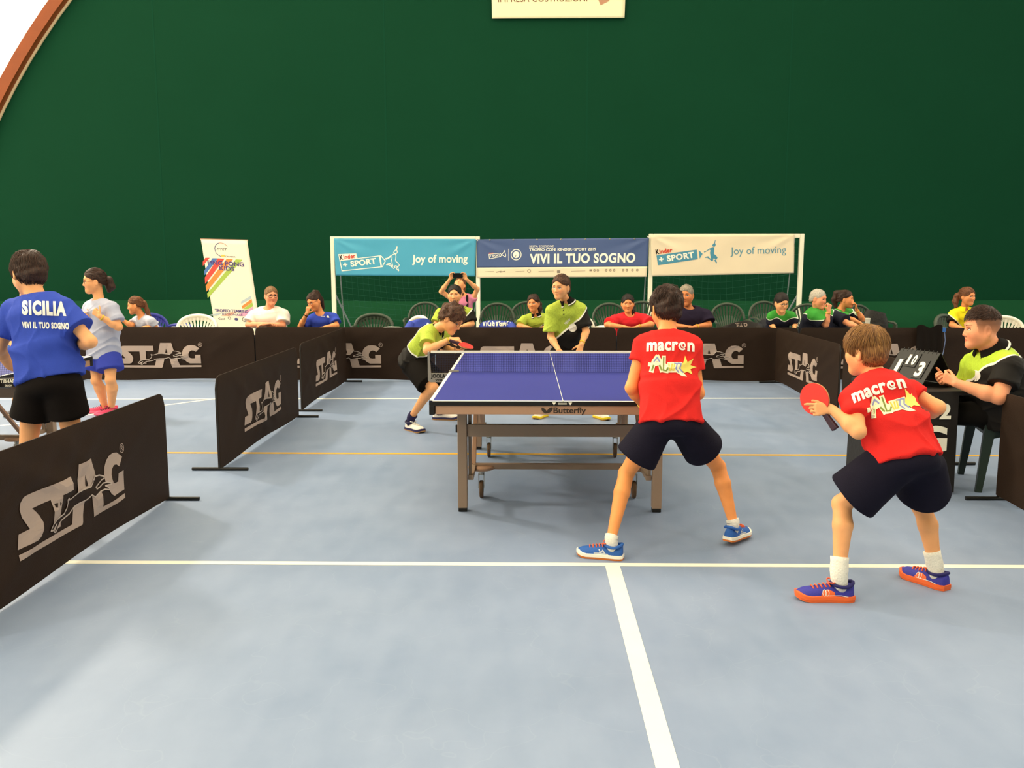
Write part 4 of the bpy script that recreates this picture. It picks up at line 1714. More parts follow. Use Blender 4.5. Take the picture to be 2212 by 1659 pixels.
def set_col(me, C):
    a = me.attributes.new('Col', 'FLOAT_COLOR', 'POINT')
    a.data.foreach_set('color', np.concatenate([C, np.ones((len(C), 1))], 1).astype(np.float32).ravel())


def set_loc(me, L):
    a = me.attributes.new('loc', 'FLOAT_VECTOR', 'POINT')
    a.data.foreach_set('vector', L.astype(np.float32).ravel())


# ---------------------------------------------------------------- materials of skin, hair and clothes
def attr_material(name, rough, spec, bump, bscale, sss=0.0, sheen=0.0, stretch=None):
    m = bpy.data.materials.new(name)
    m.use_nodes = True
    nt = m.node_tree
    b = nt.nodes['Principled BSDF']
    at = nt.nodes.new('ShaderNodeAttribute')
    at.attribute_name = 'Col'
    tc = nt.nodes.new('ShaderNodeTexCoord')
    n = nt.nodes.new('ShaderNodeTexNoise')
    n.inputs['Scale'].default_value = 18
    n.inputs['Detail'].default_value = 4
    nt.links.new(tc.outputs['Object'], n.inputs['Vector'])
    mr = nt.nodes.new('ShaderNodeMapRange')
    mr.inputs['To Min'].default_value = 0.88
    mr.inputs['To Max'].default_value = 1.12
    nt.links.new(n.outputs['Fac'], mr.inputs['Value'])
    vm = nt.nodes.new('ShaderNodeVectorMath')
    vm.operation = 'SCALE'
    nt.links.new(at.outputs['Color'], vm.inputs[0])
    nt.links.new(mr.outputs[0], vm.inputs['Scale'])
    nt.links.new(vm.outputs[0], b.inputs['Base Color'])
    b.inputs['Roughness'].default_value = rough
    b.inputs['Specular IOR Level'].default_value = spec
    if sheen:
        b.inputs['Sheen Weight'].default_value = sheen
    n2 = nt.nodes.new('ShaderNodeTexNoise')
    n2.inputs['Scale'].default_value = bscale
    n2.inputs['Detail'].default_value = 3
    nt.links.new(tc.outputs['Object'], n2.inputs['Vector'])
    bp = nt.nodes.new('ShaderNodeBump')
    bp.inputs['Strength'].default_value = bump
    bp.inputs['Distance'].default_value = 0.01
    nt.links.new(n2.outputs['Fac'], bp.inputs['Height'])
    nt.links.new(bp.outputs[0], b.inputs['Normal'])
    return m


M_SKIN = attr_material('skin', .52, .35, .08, 160)
M_CLOTH = attr_material('knit_cloth', .85, .1, .25, 260)


def hair_material(name, dark, light):
    if name in MATS:
        return MATS[name]
    m = bpy.data.materials.new(name)
    m.use_nodes = True
    nt = m.node_tree
    b = nt.nodes['Principled BSDF']
    at = nt.nodes.new('ShaderNodeAttribute')
    at.attribute_name = 'loc'
    mp = nt.nodes.new('ShaderNodeMapping')
    mp.inputs['Scale'].default_value = (150, 150, 14)
    n = nt.nodes.new('ShaderNodeTexNoise')
    n.inputs['Scale'].default_value = 1.0
    n.inputs['Detail'].default_value = 5
    n.inputs['Distortion'].default_value = 1.2
    nt.links.new(at.outputs['Vector'], mp.inputs['Vector'])
    nt.links.new(mp.outputs[0], n.inputs['Vector'])
    cr = nt.nodes.new('ShaderNodeValToRGB')
    cr.color_ramp.elements[0].position = .35
    cr.color_ramp.elements[0].color = (*srgb(dark), 1)
    cr.color_ramp.elements[1].position = .7
    cr.color_ramp.elements[1].color = (*srgb(light), 1)
    nt.links.new(n.outputs['Fac'], cr.inputs[0])
    nt.links.new(cr.outputs[0], b.inputs['Base Color'])
    b.inputs['Roughness'].default_value = .5
    b.inputs['Specular IOR Level'].default_value = .35
    bp = nt.nodes.new('ShaderNodeBump')
    bp.inputs['Strength'].default_value = .55
    bp.inputs['Distance'].default_value = .01
    nt.links.new(n.outputs['Fac'], bp.inputs['Height'])
    nt.links.new(bp.outputs[0], b.inputs['Normal'])
    MATS[name] = m
    return m


HAIR = {
    'dark': hair_material('hair_dark_brown', '#22120B', '#4A2B1A'),
    'brown': hair_material('hair_brown', '#2E1A0F', '#6B4226'),
    'black': hair_material('hair_black', '#120B08', '#2C1C14'),
    'fair': hair_material('hair_fair_brown', '#5A3517', '#B07F45'),
    'grey': hair_material('hair_grey', '#6E6252', '#B9AD98'),
    'white': hair_material('hair_white', '#A89F90', '#D8D0C0'),
    'sandy': hair_material('hair_sandy', '#6B4A2C', '#9C7448'),
    'auburn': hair_material('hair_auburn', '#4A2412', '#8E5A34'),
}
M_EYEW = mat('eye_white', '#E9DDD0', .3, .5)
M_LASH = mat('lash_dark', '#2A140C', .6)
M_BROW = mat('brow_dark', '#3A2215', .8)


def lip_mat(skin):
    c = tuple(float(v) for v in skin * np.array([.80, .50, .52]))
    return mat('lip_%d' % int(c[0] * 1000), c, .5)


M_IRIS = mat('eye_iris', '#1C0F08', .2, .6)
SKIN = {'tan': srgb('#F79F5A'), 'light': srgb('#F6AE74'), 'olive': srgb('#E8965C'), 'deep': srgb('#D9844E'), 'pink': srgb('#F2A074')}


def ik(a, target, l1, l2, pole):
    a, target = np.array(a, float), np.array(target, float)
    d = target - a
    L = np.linalg.norm(d)
    L = min(max(L, abs(l1 - l2) + .01), (l1 + l2) * .995)
    d = nrm(d)
    x = (l1 * l1 - l2 * l2 + L * L) / (2 * L)
    y = math.sqrt(max(l1 * l1 - x * x, 0))
    p = np.array(pole, float)
    p = nrm(p - d * (p @ d))
    return a + d * x + p * y, a + d * L


class Person:
    """J: joints in world coordinates, L/R are the person's own sides"""

    def __init__(self, label, J, head, m=1.0, build=1.0, skin='tan', res=.0065, group=None, base=None):
        self.J = {k: np.array(v, float) for k, v in J.items()}
        J = self.J
        b = base if base is not None else (J['aL'] + J['aR']) / 2
        self.o = np.array([b[0], b[1], 0.0])
        self.root = thing('person', label, 'person', self.o, 0, group)
        self.m, self.b = m, build
        self.skin = np.array(SKIN[skin])
        self.res = res
        self.up = nrm(J['neck'] - J['pel'])
        self.rs = nrm(J['sR'] - J['sL'])
        self.rh = nrm(J['hR'] - J['hL'])
        self.fs = nrm(np.cross(self.up, self.rs))
        self.hp, hf, hu, self.hs = np.array(head[0], float), nrm(head[1]), np.array(head[2], float), head[3]
        hr = nrm(np.cross(hf, hu))
        hu = nrm(np.cross(hr, hf))
        self.HR = np.stack([hr, hf, hu])          # rows: right, forward, up
        self.T = np.stack([self.rs, self.fs, self.up])

    def hl(self, x, y, z):
        return self.hp + (np.array([x, y, z]) * self.hs) @ self.HR

    def add_obj(self, name, V, Q, m, parent=None, col=None, loc=None, label=None):
        me = np_mesh(name, V, Q, m, self.o)
        if col is not None:
            set_col(me, np.tile(np.array(col, float), (len(V), 1)) if np.ndim(col) == 1 else col)
        if loc is not None:
            set_loc(me, loc)
        o = link_obj(name, me, parent or self.root)
        if label:
            o['label'] = label
        return o

    def mbuild(self, mb, name, m, parent=None, smooth='all'):
        mb.v = [tuple(np.array(p) - self.o) for p in mb.v]
        return mb.build(name, m, parent or self.root, smooth)

    # ------------------------------------------------------------ skin
    def body(self, hands=None, legs=True, feet=False, fat=1.0, neck_r=.047, fade=None, jaw=1.0, brow=True, torso=True, calf=1.0, kid=True):
        J, m, b = self.J, self.m, self.b
        f = Field()
        pel, neck, up = J['pel'], J['neck'], self.up
        L = np.linalg.norm(neck - pel)
        S = lambda t: pel + up * L * t
        if torso:
            f.econe(S(-.05), S(.38), self.rh, (.115 * m * b, .085 * m * b), (.108 * m * b, .080 * m * b), .04)
            f.econe(S(.38), S(.82), self.rs, (.115 * m * b, .085 * m * b), (.13 * m * b, .085 * m * b), .04)
        for s in 'LR':
            f.cone(J['s' + s], S(.93), .05 * m, .055 * m, .04)
        f.cone(S(.97), self.hl(0, -.022, -.055), neck_r * 1.12 * m, neck_r * m, .03)
        for s in 'LR':
            sh_, e, w = J['s' + s], J['e' + s], J['w' + s]
            f.cone(sh_, e, .043 * m * fat, .034 * m * fat, .02)
            q = e + (w - e) * .3
            f.cone(e, q, .034 * m * fat, .0355 * m * fat, .02)
            f.cone(q, w, .0355 * m * fat, .0235 * m * (fat * .5 + .5), .02)
        if legs:
            for s in 'LR':
                h, k, a = J['h' + s], J['k' + s], J['a' + s]
                f.cone(h, h + (k - h) * .4, .058 * m * b, .062 * m * b, .03)
                f.cone(h + (k - h) * .4, k, .062 * m * b, .045 * m * b, .012)
                d = nrm(a - k)
                back = -nrm(np.cross(np.cross(d, self.fs if abs(d @ self.fs) < .9 else self.up), d))
                q = k + (a - k) * .30 + back * .012 * m
                f.cone(k, q, .045 * m * b, .0475 * m * b * calf, .014)
                f.cone(q, a, .0475 * m * b * calf, .0275 * m * b, .012)
                f.ell(k + d * .0 - back * .012 * m, np.eye(3), (.039 * m * b,) * 3, .02)
                if feet:
                    f.cone(a, a + J['t' + s] * .1 - vec(0, 0, .04), .03 * m, .025 * m, .02)
        hands = hands or {}
        for s in 'LR':
            if s in hands and hands[s]:
                self.hand(f, J['w' + s], **hands[s])
        self.head_field(f, jaw, kid)
        V, Q = f.mesh(self.res)
        C = np.tile(self.skin, (len(V), 1))
        # colours that belong to the skin itself: lips, brows, cropped sides
        q = (V - self.hp) @ self.HR.T / self.hs
        ax = np.abs(q[:, 0])
        ck = np.exp(-((ax - .036) / .016) ** 2 - ((q[:, 2] + .03) / .018) ** 2) * (q[:, 1] > .03)
        C *= (1 - ck[:, None] * np.array([.0, .16, .14]))
        if fade is not None:
            zs = q[:, 2]
            fm = np.clip((zs + .028 + np.where(q[:, 1] > .02, -.0, 0)) / .06, 0, 1) * (((q[:, 1] < .052 - .15 * np.maximum(0, .06 - zs)) & (zs > -.055)) * 1.0)
            fm = fm * np.clip((.105 - q[:, 1]) / .02, 0, 1) * (np.abs(q[:, 0]) < .2)
            C = C * (1 - .8 * fm[:, None]) + np.array(srgb(fade)) * .8 * fm[:, None]
        o = self.add_obj('body', V, Q, M_SKIN, col=C)
        self.face(V, Q, q, o, brow)
        return o

    def face(self, V, Q, q, body, brow):
        """eyes, lashes, brows and lips laid on the modelled face"""
        near = (np.abs(q) < .16).all(1) & (q[:, 1] > 0)
        idx = np.full(len(V), -1)
        idx[near] = np.arange(near.sum())
        QQ = idx[Q]
        QQ = QQ[(QQ >= 0).all(1)]
        bv = BVHTree.FromPolygons([tuple(p) for p in q[near]], [tuple(f) for f in QQ])

        def mapper(lift):
            def mp(x, z):
                h = bv.ray_cast(Vector((x, .3, z)), Vector((0, -1, 0)))
                y = h[0].y if h[0] is not None else .06
                return self.hl(x, y + lift, z) - self.o
            return mp
        g = self_gaze
        for sx in (-1, 1):
            cx, cz = sx * .0315, .003
            up = [(cx + .0162 * t, cz + .0072 * (1 - abs(t) ** 2.2) - .0012 * abs(t) + .0012 * t * sx) for t in np.linspace(-1, 1, 11)]
            dn = [(cx + .0162 * t, cz - .0054 * (1 - abs(t) ** 2.2) - .0012 * abs(t) + .0012 * t * sx) for t in np.linspace(1, -1, 11)[1:-1]]
            e = Ink().poly(up + dn).build('eye', M_EYEW, mapper(.0006), self.root, .006)
            Ink().disc(cx + g[0] * .004, cz + .0008, .0064, .0062, 14).build('iris', M_IRIS, mapper(.0011), e, .004)
            Ink().stroke([(x, z + .0008) for x, z in up], .0026).build('lashes', M_LASH, mapper(.0014), e, .004)
            if brow:
                top = [(sx * (.011 + .038 * t), .0250 + .0055 * math.sin(t * 2.2) + .0022 * (1 - t)) for t in np.linspace(0, 1, 8)]
                bot = [(x, z - .0052 * (1 - .75 * i / 7)) for i, (x, z) in enumerate(top)]
                Ink().poly(top + bot[::-1]).build('eyebrow', M_BROW, mapper(.0008), self.root, .006)
        lu = [(.0185 * t, -.0585 + .0058 * (1 - abs(t) ** 1.6) - .0016 * math.exp(-(t / .22) ** 2)) for t in np.linspace(-1, 1, 13)]
        ld = [(.0185 * t, -.0600 - .0085 * (1 - abs(t) ** 2.2)) for t in np.linspace(1, -1, 13)[1:-1]]
        lp = Ink().poly(lu + ld).build('lips', lip_mat(self.skin), mapper(.0007), self.root, .006)
        Ink().stroke([(.0175 * t, -.0602 + .0012 * abs(t)) for t in np.linspace(-1, 1, 9)], .0016).build('mouth_line', M_LASH, mapper(.0012), lp, .006)

    def _ball(self, mb, c, r, n=10, k=8):
        v = []
        for i in range(k + 1):
            t = math.pi * i / k
            for j in range(n):
                a = 2 * math.pi * j / n
                p = np.array([r[0] * math.sin(t) * math.cos(a), r[1] * math.cos(t), r[2] * math.sin(t) * math.sin(a)]) * self.hs
                v.append(c + p @ self.HR)
        mb.add(v, [(i * n + j, i * n + (j + 1) % n, (i + 1) * n + (j + 1) % n, (i + 1) * n + j) for i in range(k) for j in range(n)])

    def head_field(self, f, jaw=1.0, kid=True):
        h, R, s = self.hl, self.HR, self.hs
        cz = .007 if kid else 0.0
        E = lambda c, r, k=.02, op='u': f.ell(h(*c), R, np.array(r) * s, k * s, op)
        K = lambda a, b, r1, r2, k=.01: f.cone(h(*a), h(*b), r1 * s, r2 * s, k * s)
        E((0, -.012, .035), (.074, .094, .083))
        E((0, .020, -.028 + cz * .5), (.062 * jaw, .066, .084 - cz * .5), .035)
        for x in (-1, 1):
            K((x * .050 * jaw, -.004, -.048 + cz), (x * .010, .056, -.096 + cz), .020, .018, .03)
            E((x * .036, .050, -.022), (.025, .022, .026), .04)
        E((0, .0655, -.097 + cz), (.016, .016, .015), .03)
        K((-.030, .076, .026), (.030, .076, .026), .0085, .0085, .02)
        for x in (-1, 1):
            E((x * .031, .091, .005), (.021, .020, .013), .008, 's')
        K((0, .082, .008), (0, .0965, -.028), .0066, .0095, .012)
        for x in (-1, 1):
            E((x * .0100, .0865, -.0325), (.0082, .010, .0070), .008)
        E((0, .0800, -.0575), (.0190, .0095, .0050), .006)
        E((0, .0780, -.0680), (.0165, .0105, .0060), .006)
        f.ell(h(0, .0955, -.0628), R, np.array((.013, .0055, .0012)) * s, .003 * s, 's')
        for x in (-1, 1):
            c = np.array([x * .0785, -.010, -.008])
            f.ell(h(*c), np.stack([nrm(R[0] + x * R[1] * .35), nrm(R[1] - x * R[0] * .35), nrm(R[2] - R[1] * .2)]), np.array((.0095, .0200, .0325)) * s, .006 * s)
            f.ell(h(c[0] + x * .0115, c[1] + .005, c[2] + .002), R, np.array((.008, .010, .018)) * s, .005 * s, 's')

    def hand(self, f, w, d, n, t, L=.165, curls=(25, 35, 20), thumb=(.55, .75, .25), spread=.06, index=None, tcurl=.3, fr=1.0):
        """d: wrist to knuckles, n: way the palm faces, t: thumb side"""
        d = nrm(d)
        n = nrm(np.array(n, float) - d * (np.array(n, float) @ d))
        t = np.array(t, float)
        t = nrm(t - d * (t @ d) - n * (t @ n))
        sc = L / .18
        offs = (.029, .0098, -.0098, -.0285)
        kd = (.086, .090, .085, .077)
        ln = (.070, .078, .072, .056)
        for i in range(4):
            a = w + (d * .012 + t * offs[i] * .5) * sc
            kn = w + (d * kd[i] + t * offs[i]) * sc
            f.cone(a, kn, .0135 * sc, .0112 * sc, .012 * sc)
            cu = curls if not (index and i == 0) else index
            bd = nrm(d + t * spread * (1.5 - i) * (1 if True else 0))
            p = kn
            ang = 0
            r = [.0092, .0085, .0078, .0068]
            for j, seg in enumerate((.45, .31, .24)):
                ang += math.radians(cu[j])
                q = p + (bd * math.cos(ang) + n * math.sin(ang)) * ln[i] * seg * sc
                f.cone(p, q, r[j] * sc * fr, r[j + 1] * sc * fr, .0035 * sc)
                p = q
        b0 = w + (d * .022 + t * .022 + n * .004) * sc
        td = nrm(d * thumb[0] + t * thumb[1] + n * thumb[2])
        b1 = b0 + td * .036 * sc
        f.cone(b0, b1, .0150 * sc, .0115 * sc, .012 * sc)
        td2 = nrm(td + d * tcurl + n * tcurl * .5)
        b2 = b1 + td2 * .030 * sc
        f.cone(b1, b2, .0108 * sc, .0098 * sc, .004 * sc)
        td3 = nrm(td2 + d * tcurl)
        f.cone(b2, b2 + td3 * .024 * sc, .0096 * sc, .0078 * sc, .004 * sc)

    # ------------------------------------------------------------ hair
    def hair(self, kind, th=.014, front=.115, nape=(-.06, .0), ears=True, amp=.003, freq=110, tail=None, top=0.0, res=None, extra=None, long=False, face=(.080, .086), zmin=None, fwdshift=0.0, label=None, strands=None, flow=None, slen=.045, curl=0.0, slift=.06):
        f = Field()
        h, R, s = self.hl, self.HR, self.hs
        f.ell(h(0, -.014 + fwdshift, .035 + top * .4), R, np.array((.074 + th, .094 + th, .083 + th + top)) * s, .01)
        f.ell(h(0, -.035, -.015), R, np.array((.066 + th * .8, .070 + th * .8, .075)) * s, .03 * s)
        if extra:
            for a, b, r1, r2 in extra:
                f.cone(h(*a), h(*b), r1 * s, r2 * s, .015 * s)
        f.ell(h(0, .108, -.045), R, np.array((face[0], face[1], front)) * s, .012 * s, 's')
        if ears:
            for x in (-1, 1):
                f.ell(h(x * .078, -.006, -.014), R, np.array((.03, .026, .037)) * s, .008 * s, 's')
        HRm = self.HR.astype(np.float32)
        hp = self.hp.astype(np.float32)
        if not long:
            z0, z1 = nape
            sl = (z1 - z0) / .10

            def cut(P):
                q = (P - hp) @ HRm.T / s
                return (z0 + sl * (q[:, 1] + .08) - q[:, 2]) * s * .8
            f.cut(cut)
        if zmin is not None:
            f.cut(lambda P: (zmin[0] + zmin[1] * ((P - hp) @ HRm.T / s)[:, 1] - ((P - hp) @ HRm.T / s)[:, 2]) * s)
        if tail:
            f2 = Field()
            pts = [h(*p[:3]) if len(p) == 4 else np.array(p[0]) for p in tail]
            f2.chain(pts, [p[-1] * s for p in tail], .015)
            f2.disp(lambda P: (amp * 1.2 * sines(P, 5, freq * 1.1)).astype(np.float32))
            V, Q = f2.mesh(res or self.res)
            self.add_obj('ponytail', V, Q, HAIR[kind], loc=(V - self.hp) @ self.HR.T)
        f.disp(lambda P: (amp * sines(P, 7, freq)).astype(np.float32))
        V, Q = f.mesh(res or self.res)
        if len(V) == 0:
            return None
        o = self.add_obj('hair', V, Q, HAIR[kind], loc=(V - self.hp) @ self.HR.T, label=label)
        if strands is None:
            strands = 2800 if self.res < .005 else 1500 if self.res < .006 else 400
        if strands:
            self.strands(V, Q, kind, strands, o, flow or ('back' if tail else 'crown'), slen, curl, slift)
        return o

    def strands(self, V, Q, kind, n, parent, flow, slen, curl, slift):
        rg = np.random.RandomState(11)
        s = self.hs
        q = (V - self.hp) @ self.HR.T / s
        fn = np.cross(V[Q[:, 2]] - V[Q[:, 0]], V[Q[:, 3]] - V[Q[:, 1]])
        N = np.zeros_like(V)
        for k in range(4):
            np.add.at(N, Q[:, k], fn)
        N = (N / (np.linalg.norm(N, axis=1)[:, None] + 1e-12)) @ self.HR.T
        c = np.array([0, -.014, .035])
        r = np.array([.074, .094, .083])
        rad = ((q - c) / r)
        ok = (np.einsum('ij,ij->i', N, rad) > .3 * np.linalg.norm(rad, axis=1))
        idx = np.nonzero(ok)[0]
        if len(idx) < 10:
            return
        idx = rg.choice(idx, n)
        p = q[idx].copy()
        nn = N[idx]
        crown = np.array([0.01, -.055, .118])
        if flow == 'crown':
            d = p - crown
        elif flow == 'fringe':
            d = p - np.array([0, -.09, .09])
        else:
            d = np.array([0, -.105, .04]) - p
        d = d + rg.normal(size=d.shape) * .012 * (1 + 3 * curl)
        k0 = np.linalg.norm((p - c) / r, axis=1)
        L = slen * (.6 + .8 * rg.rand(n))
        seg = 5
        pts = [p]
        ph = rg.rand(n) * 6.28
        for i in range(seg - 1):
            u = (p - c) / (r * r)
            u /= np.linalg.norm(u, axis=1)[:, None]
            t = d - u * np.einsum('ij,ij->i', d, u)[:, None]
            t /= np.linalg.norm(t, axis=1)[:, None] + 1e-9
            if curl:
                t = t + np.cross(u, t) * (np.sin(ph + i * 1.9) * curl * 2)[:, None]
                t /= np.linalg.norm(t, axis=1)[:, None]
            p = p + t * (L / (seg - 1))[:, None]
            kk = np.linalg.norm((p - c) / r, axis=1)
            p = c + (p - c) * ((k0 * (1 + slift * (i + 1) / seg * (.3 + rg.rand(n)))) / kk)[:, None]
            d = d + np.array([0, 0, -.02])
            pts.append(p)
        w = (.0013 if n > 1000 else .0019) * (.7 + .8 * rg.rand(n))
        VV, LL = [], []
        for i, pp in enumerate(pts):
            u = pp - c
            u /= np.linalg.norm(u, axis=1)[:, None]
            tt = pts[min(i + 1, seg - 1)] - pts[max(i - 1, 0)]
            b = np.cross(u, tt)
            b /= np.linalg.norm(b, axis=1)[:, None] + 1e-9
            ww = (w * (.5, 1, .9, .6, .08)[i])[:, None]
            VV.append(np.stack([pp - b * ww - u * .001, pp + u * ww * .9, pp + b * ww - u * .001], 1))
        A = np.stack(VV, 1)                       # n, seg, 3, 3
        Vs = self.hp + (A.reshape(-1, 3) * s) @ self.HR
        base = np.arange(n)[:, None, None] * seg * 3
        F = []
        for i in range(seg - 1):
            for k in range(2):
                F.append(np.stack([base[:, 0, 0] + i * 3 + k, base[:, 0, 0] + i * 3 + k + 1, base[:, 0, 0] + (i + 1) * 3 + k + 1, base[:, 0, 0] + (i + 1) * 3 + k], 1))
        F = np.concatenate(F)
        lc = np.repeat(rg.rand(n, 1, 3) * np.array([.3, .3, .6]), seg * 3, 1).reshape(-1, 3)
        o = self.add_obj('hair_strands', Vs, F, HAIR[kind], parent=parent, loc=lc)
        o['kind'] = 'stuff'

    # ------------------------------------------------------------ clothes
    def tloc(self, V):
        L = np.linalg.norm(self.J['neck'] - self.J['pel'])
        return ((V - self.J['pel']) @ self.T.T) / np.array([1, 1, L])

    def shirt(self, col=None, m=None, hem=.10, w=(.165, .16, .155), d=(.115, .11, .105), sleeve=.55, sr=(.058, .066), neckr=.062, res=None, amp=.004, pn=2.3, bulge=None, name='shirt', tilt=None, collar=None, drop=.0, ny=.02, sleeveL=None, sleeveR=None):
        J, mm, b = self.J, self.m, self.b
        f = Field()
        pel, neck, up = J['pel'], J['neck'], self.up
        L = np.linalg.norm(neck - pel)
        S = lambda t: pel + up * L * t
        hemp = pel - up * hem
        rx = lambda i: w[i] * mm * b
        ry = lambda i: d[i] * mm * b
        f.econe(hemp, S(.40), self.rh, (rx(0), ry(0)), (rx(1), ry(1)), .05, pn, flat=True)
        f.econe(S(.40), S(.80), self.rs, (rx(1), ry(1)), (rx(2), ry(2)), .05, pn)
        f.econe(S(.80), S(.93), self.rs, (rx(2), ry(2)), (rx(2) * .8, ry(2) * .75), .05, 2.0)
        for s in 'LR':
            f.cone(J['s' + s] + up * .004, S(.955), (sr[0] + .002) * mm, .058 * mm, .03)
            e, sh_ = J['e' + s], J['s' + s]
            sl = (sleeveL if s == 'L' else sleeveR) or sleeve
            q = sh_ + (e - sh_) * sl
            x = self.fs if abs(nrm(e - sh_) @ self.fs) < .8 else self.up
            f.econe(sh_, q, x, (sr[0] * mm, sr[0] * mm), (sr[1] * mm, sr[1] * mm), .025, 2.0, flat=True)
        if bulge:
            for c, r in bulge:
                f.ell(S(c[2]) + self.rs * c[0] + self.fs * c[1], self.T, r, .06)
        f.ell(neck + up * .035 + self.fs * ny, self.T, np.array((neckr, neckr * .95, .055 + drop)) * mm, .012, 's')
        rgs = np.random.RandomState(int(abs(self.o[0]) * 1000) % 9999)
        sd = rgs.randint(999)
        T = self.T.astype(np.float32)
        pl = pel.astype(np.float32)

        def wr(P):
            q = (P - pl) @ T.T
            wq = q + .03 * np.sin(q[:, [2, 0, 1]] * 19 + sd)
            v1 = sines(wq * np.array([9, 9, 24]), sd, 1.0, 3)
            v2 = sines(wq * np.array([26, 16, 8]), sd + 3, 1.0, 3)
            r1 = np.maximum(0, 1 - np.abs(v1) * 2.6) ** 2
            r2 = np.maximum(0, 1 - np.abs(v2) * 2.4) ** 2
            low = np.clip(1.15 - q[:, 2] / .45, .35, 1.0)
            return (-amp * low * (2.3 * r1 + 1.5 * r2) + amp * .5 * sines(q, sd + 9, 16.0, 4)).astype(np.float32)
        f.disp(wr)
        V, Q = f.mesh(res or self.res * 1.3)
        o = self.add_obj(name, V, Q, m or M_CLOTH, col=(np.array(srgb(col)) if col else (1, 1, 1)), loc=self.tloc(V))
        self.bvh_shirt = BVHTree.FromPolygons([tuple(v) for v in V], [tuple(q) for q in Q])
        return o

    def polo_collar(self, stripe='#E8E4D8', col='#16120F', r=(.055, .092), hgt=(.045, -.016), parent=None, fwd=.008):
        J, mm, up = self.J, self.m, self.up
        neck = J['neck']
        hu = nrm(self.hl(0, -.022, -.055) - neck)
        c0 = neck + hu * hgt[0] * mm + self.fs * fwd
        c1 = neck + up * hgt[1] * mm + self.fs * (fwd + .006)
        f = Field()
        f.econe(c0, c1, self.rs, (r[0] * mm, r[0] * mm), (r[1] * mm * 1.08, r[1] * mm * .95), .004, 2.0, flat=True, shell=.0045)
        fs, rs = self.fs.astype(np.float32), self.rs.astype(np.float32)
        cc = c0.astype(np.float32)
        upf = up.astype(np.float32)

        def vcut(P):
            q = P - cc
            return (q @ fs) * .36 - np.abs(q @ rs) - (q @ upf) * .10 - .008
        f.cut(vcut)
        V, Q = f.mesh(.0038)
        t = ((V - c0) @ nrm(c1 - c0)) / np.linalg.norm(c1 - c0)
        C = np.tile(srgb(col), (len(V), 1))
        C[(t > .74) & (t < .90)] = srgb(stripe)
        return self.add_obj('collar', V, Q, M_CLOTH, col=C, parent=parent)

    def shorts(self, col, length=.55, r=(.088, .105), waist=.09, wr=(.135, .105), res=None, name='shorts', amp=.004, lenL=None, lenR=None, m=None):
        J, mm, b = self.J, self.m, self.b
        f = Field()
        pel, up = J['pel'], self.up
        f.econe(pel + up * waist * mm, pel - up * .04, self.rh, (wr[0] * mm * b, wr[1] * mm * b), (wr[0] * 1.1 * mm * b, wr[1] * 1.08 * mm * b), .04, 2.2, flat=False)
        for s in 'LR':
            h, k = J['h' + s], J['k' + s]
            q = h + (k - h) * ((lenL if s == 'L' else lenR) or length)
            x = self.rh
            f.econe(h, q, x, (r[0] * mm * b, r[0] * 1.08 * mm * b), (r[1] * mm * b, r[1] * 1.08 * mm * b), .03, 2.0, flat='end')
            a0 = pel + up * waist * .5 * mm + self.rh * (.045 if s == 'R' else -.045)
            f.econe(a0, q, x, (.090 * mm * b, .096 * mm * b), (r[1] * mm * b, r[1] * 1.06 * mm * b), .04, 2.0, flat='end')
        sd = int(abs(self.o[1]) * 100) % 991
        f.disp(lambda P: (amp * sines(P * np.array([30, 30, 14]), sd, 1.0, 5)).astype(np.float32))
        V, Q = f.mesh(res or self.res * 1.3)
        return self.add_obj(name, V, Q, m or M_CLOTH, col=srgb(col))

    def trousers(self, col, res=.011):
        J, mm, b = self.J, self.m, self.b
        f = Field()
        f.econe(J['pel'] + self.up * .09, J['pel'] - self.up * .05, self.rh, (.14 * mm * b, .11 * mm * b), (.15 * mm * b, .12 * mm * b), .04, 2.2)
        for s in 'LR':
            f.cone(J['h' + s], J['k' + s], .085 * mm * b, .06 * mm * b, .04)
            f.cone(J['k' + s], J['a' + s], .06 * mm * b, .05 * mm, .03)
        V, Q = f.mesh(res)
        return self.add_obj('trousers', V, Q, M_CLOTH, col=srgb(col))

    def decal(self, ink, name, m, center, right, upv, direction, parent=None, step=.012, lift=.0025, curve=0.0, cap=.35):
        """print projected on the shirt: (u, v) in metres around center"""
        c = Vector(center)
        r_ = Vector(nrm(right))
        u_ = Vector(nrm(upv))
        d_ = Vector(nrm(direction))
        o3 = Vector(self.o)

        def mp(u, v):
            p = c + r_ * u + u_ * (v - curve * u * u)
            h = self.bvh_shirt.ray_cast(p - d_ * .3, d_)
            if h[0] is None or h[3] > cap:
                return None
            nn = h[1]
            if nn.dot(d_) > 0:
                nn = -nn
            return h[0] + nn * lift - o3
        return ink.build(name, m, mp, parent or self.root, step)

    def band(self, w, e, m, name='wristband', r=.027, wd=.012, t=.10, parent=None):
        w, e = np.array(w), np.array(e)
        d = nrm(w - e)
        c = w - d * t * .25
        x = nrm(np.cross(d, (0.3, .2, 1)))
        y = np.cross(d, x)
        mb = MB()
        pts = []
        n = 18
        for k, (rr, o) in enumerate(((r, -wd / 2), (r + .003, -wd / 2), (r + .003, wd / 2), (r, wd / 2))):
            for i in range(n):
                a = 2 * math.pi * i / n
                pts.append(c + d * o + (x * math.cos(a) + y * math.sin(a)) * rr)
        mb.add(pts, [(k * n + i, k * n + (i + 1) % n, ((k + 1) % 4) * n + (i + 1) % n, ((k + 1) % 4) * n + i) for k in range(4) for i in range(n)])
        return self.mbuild(mb, name, m)

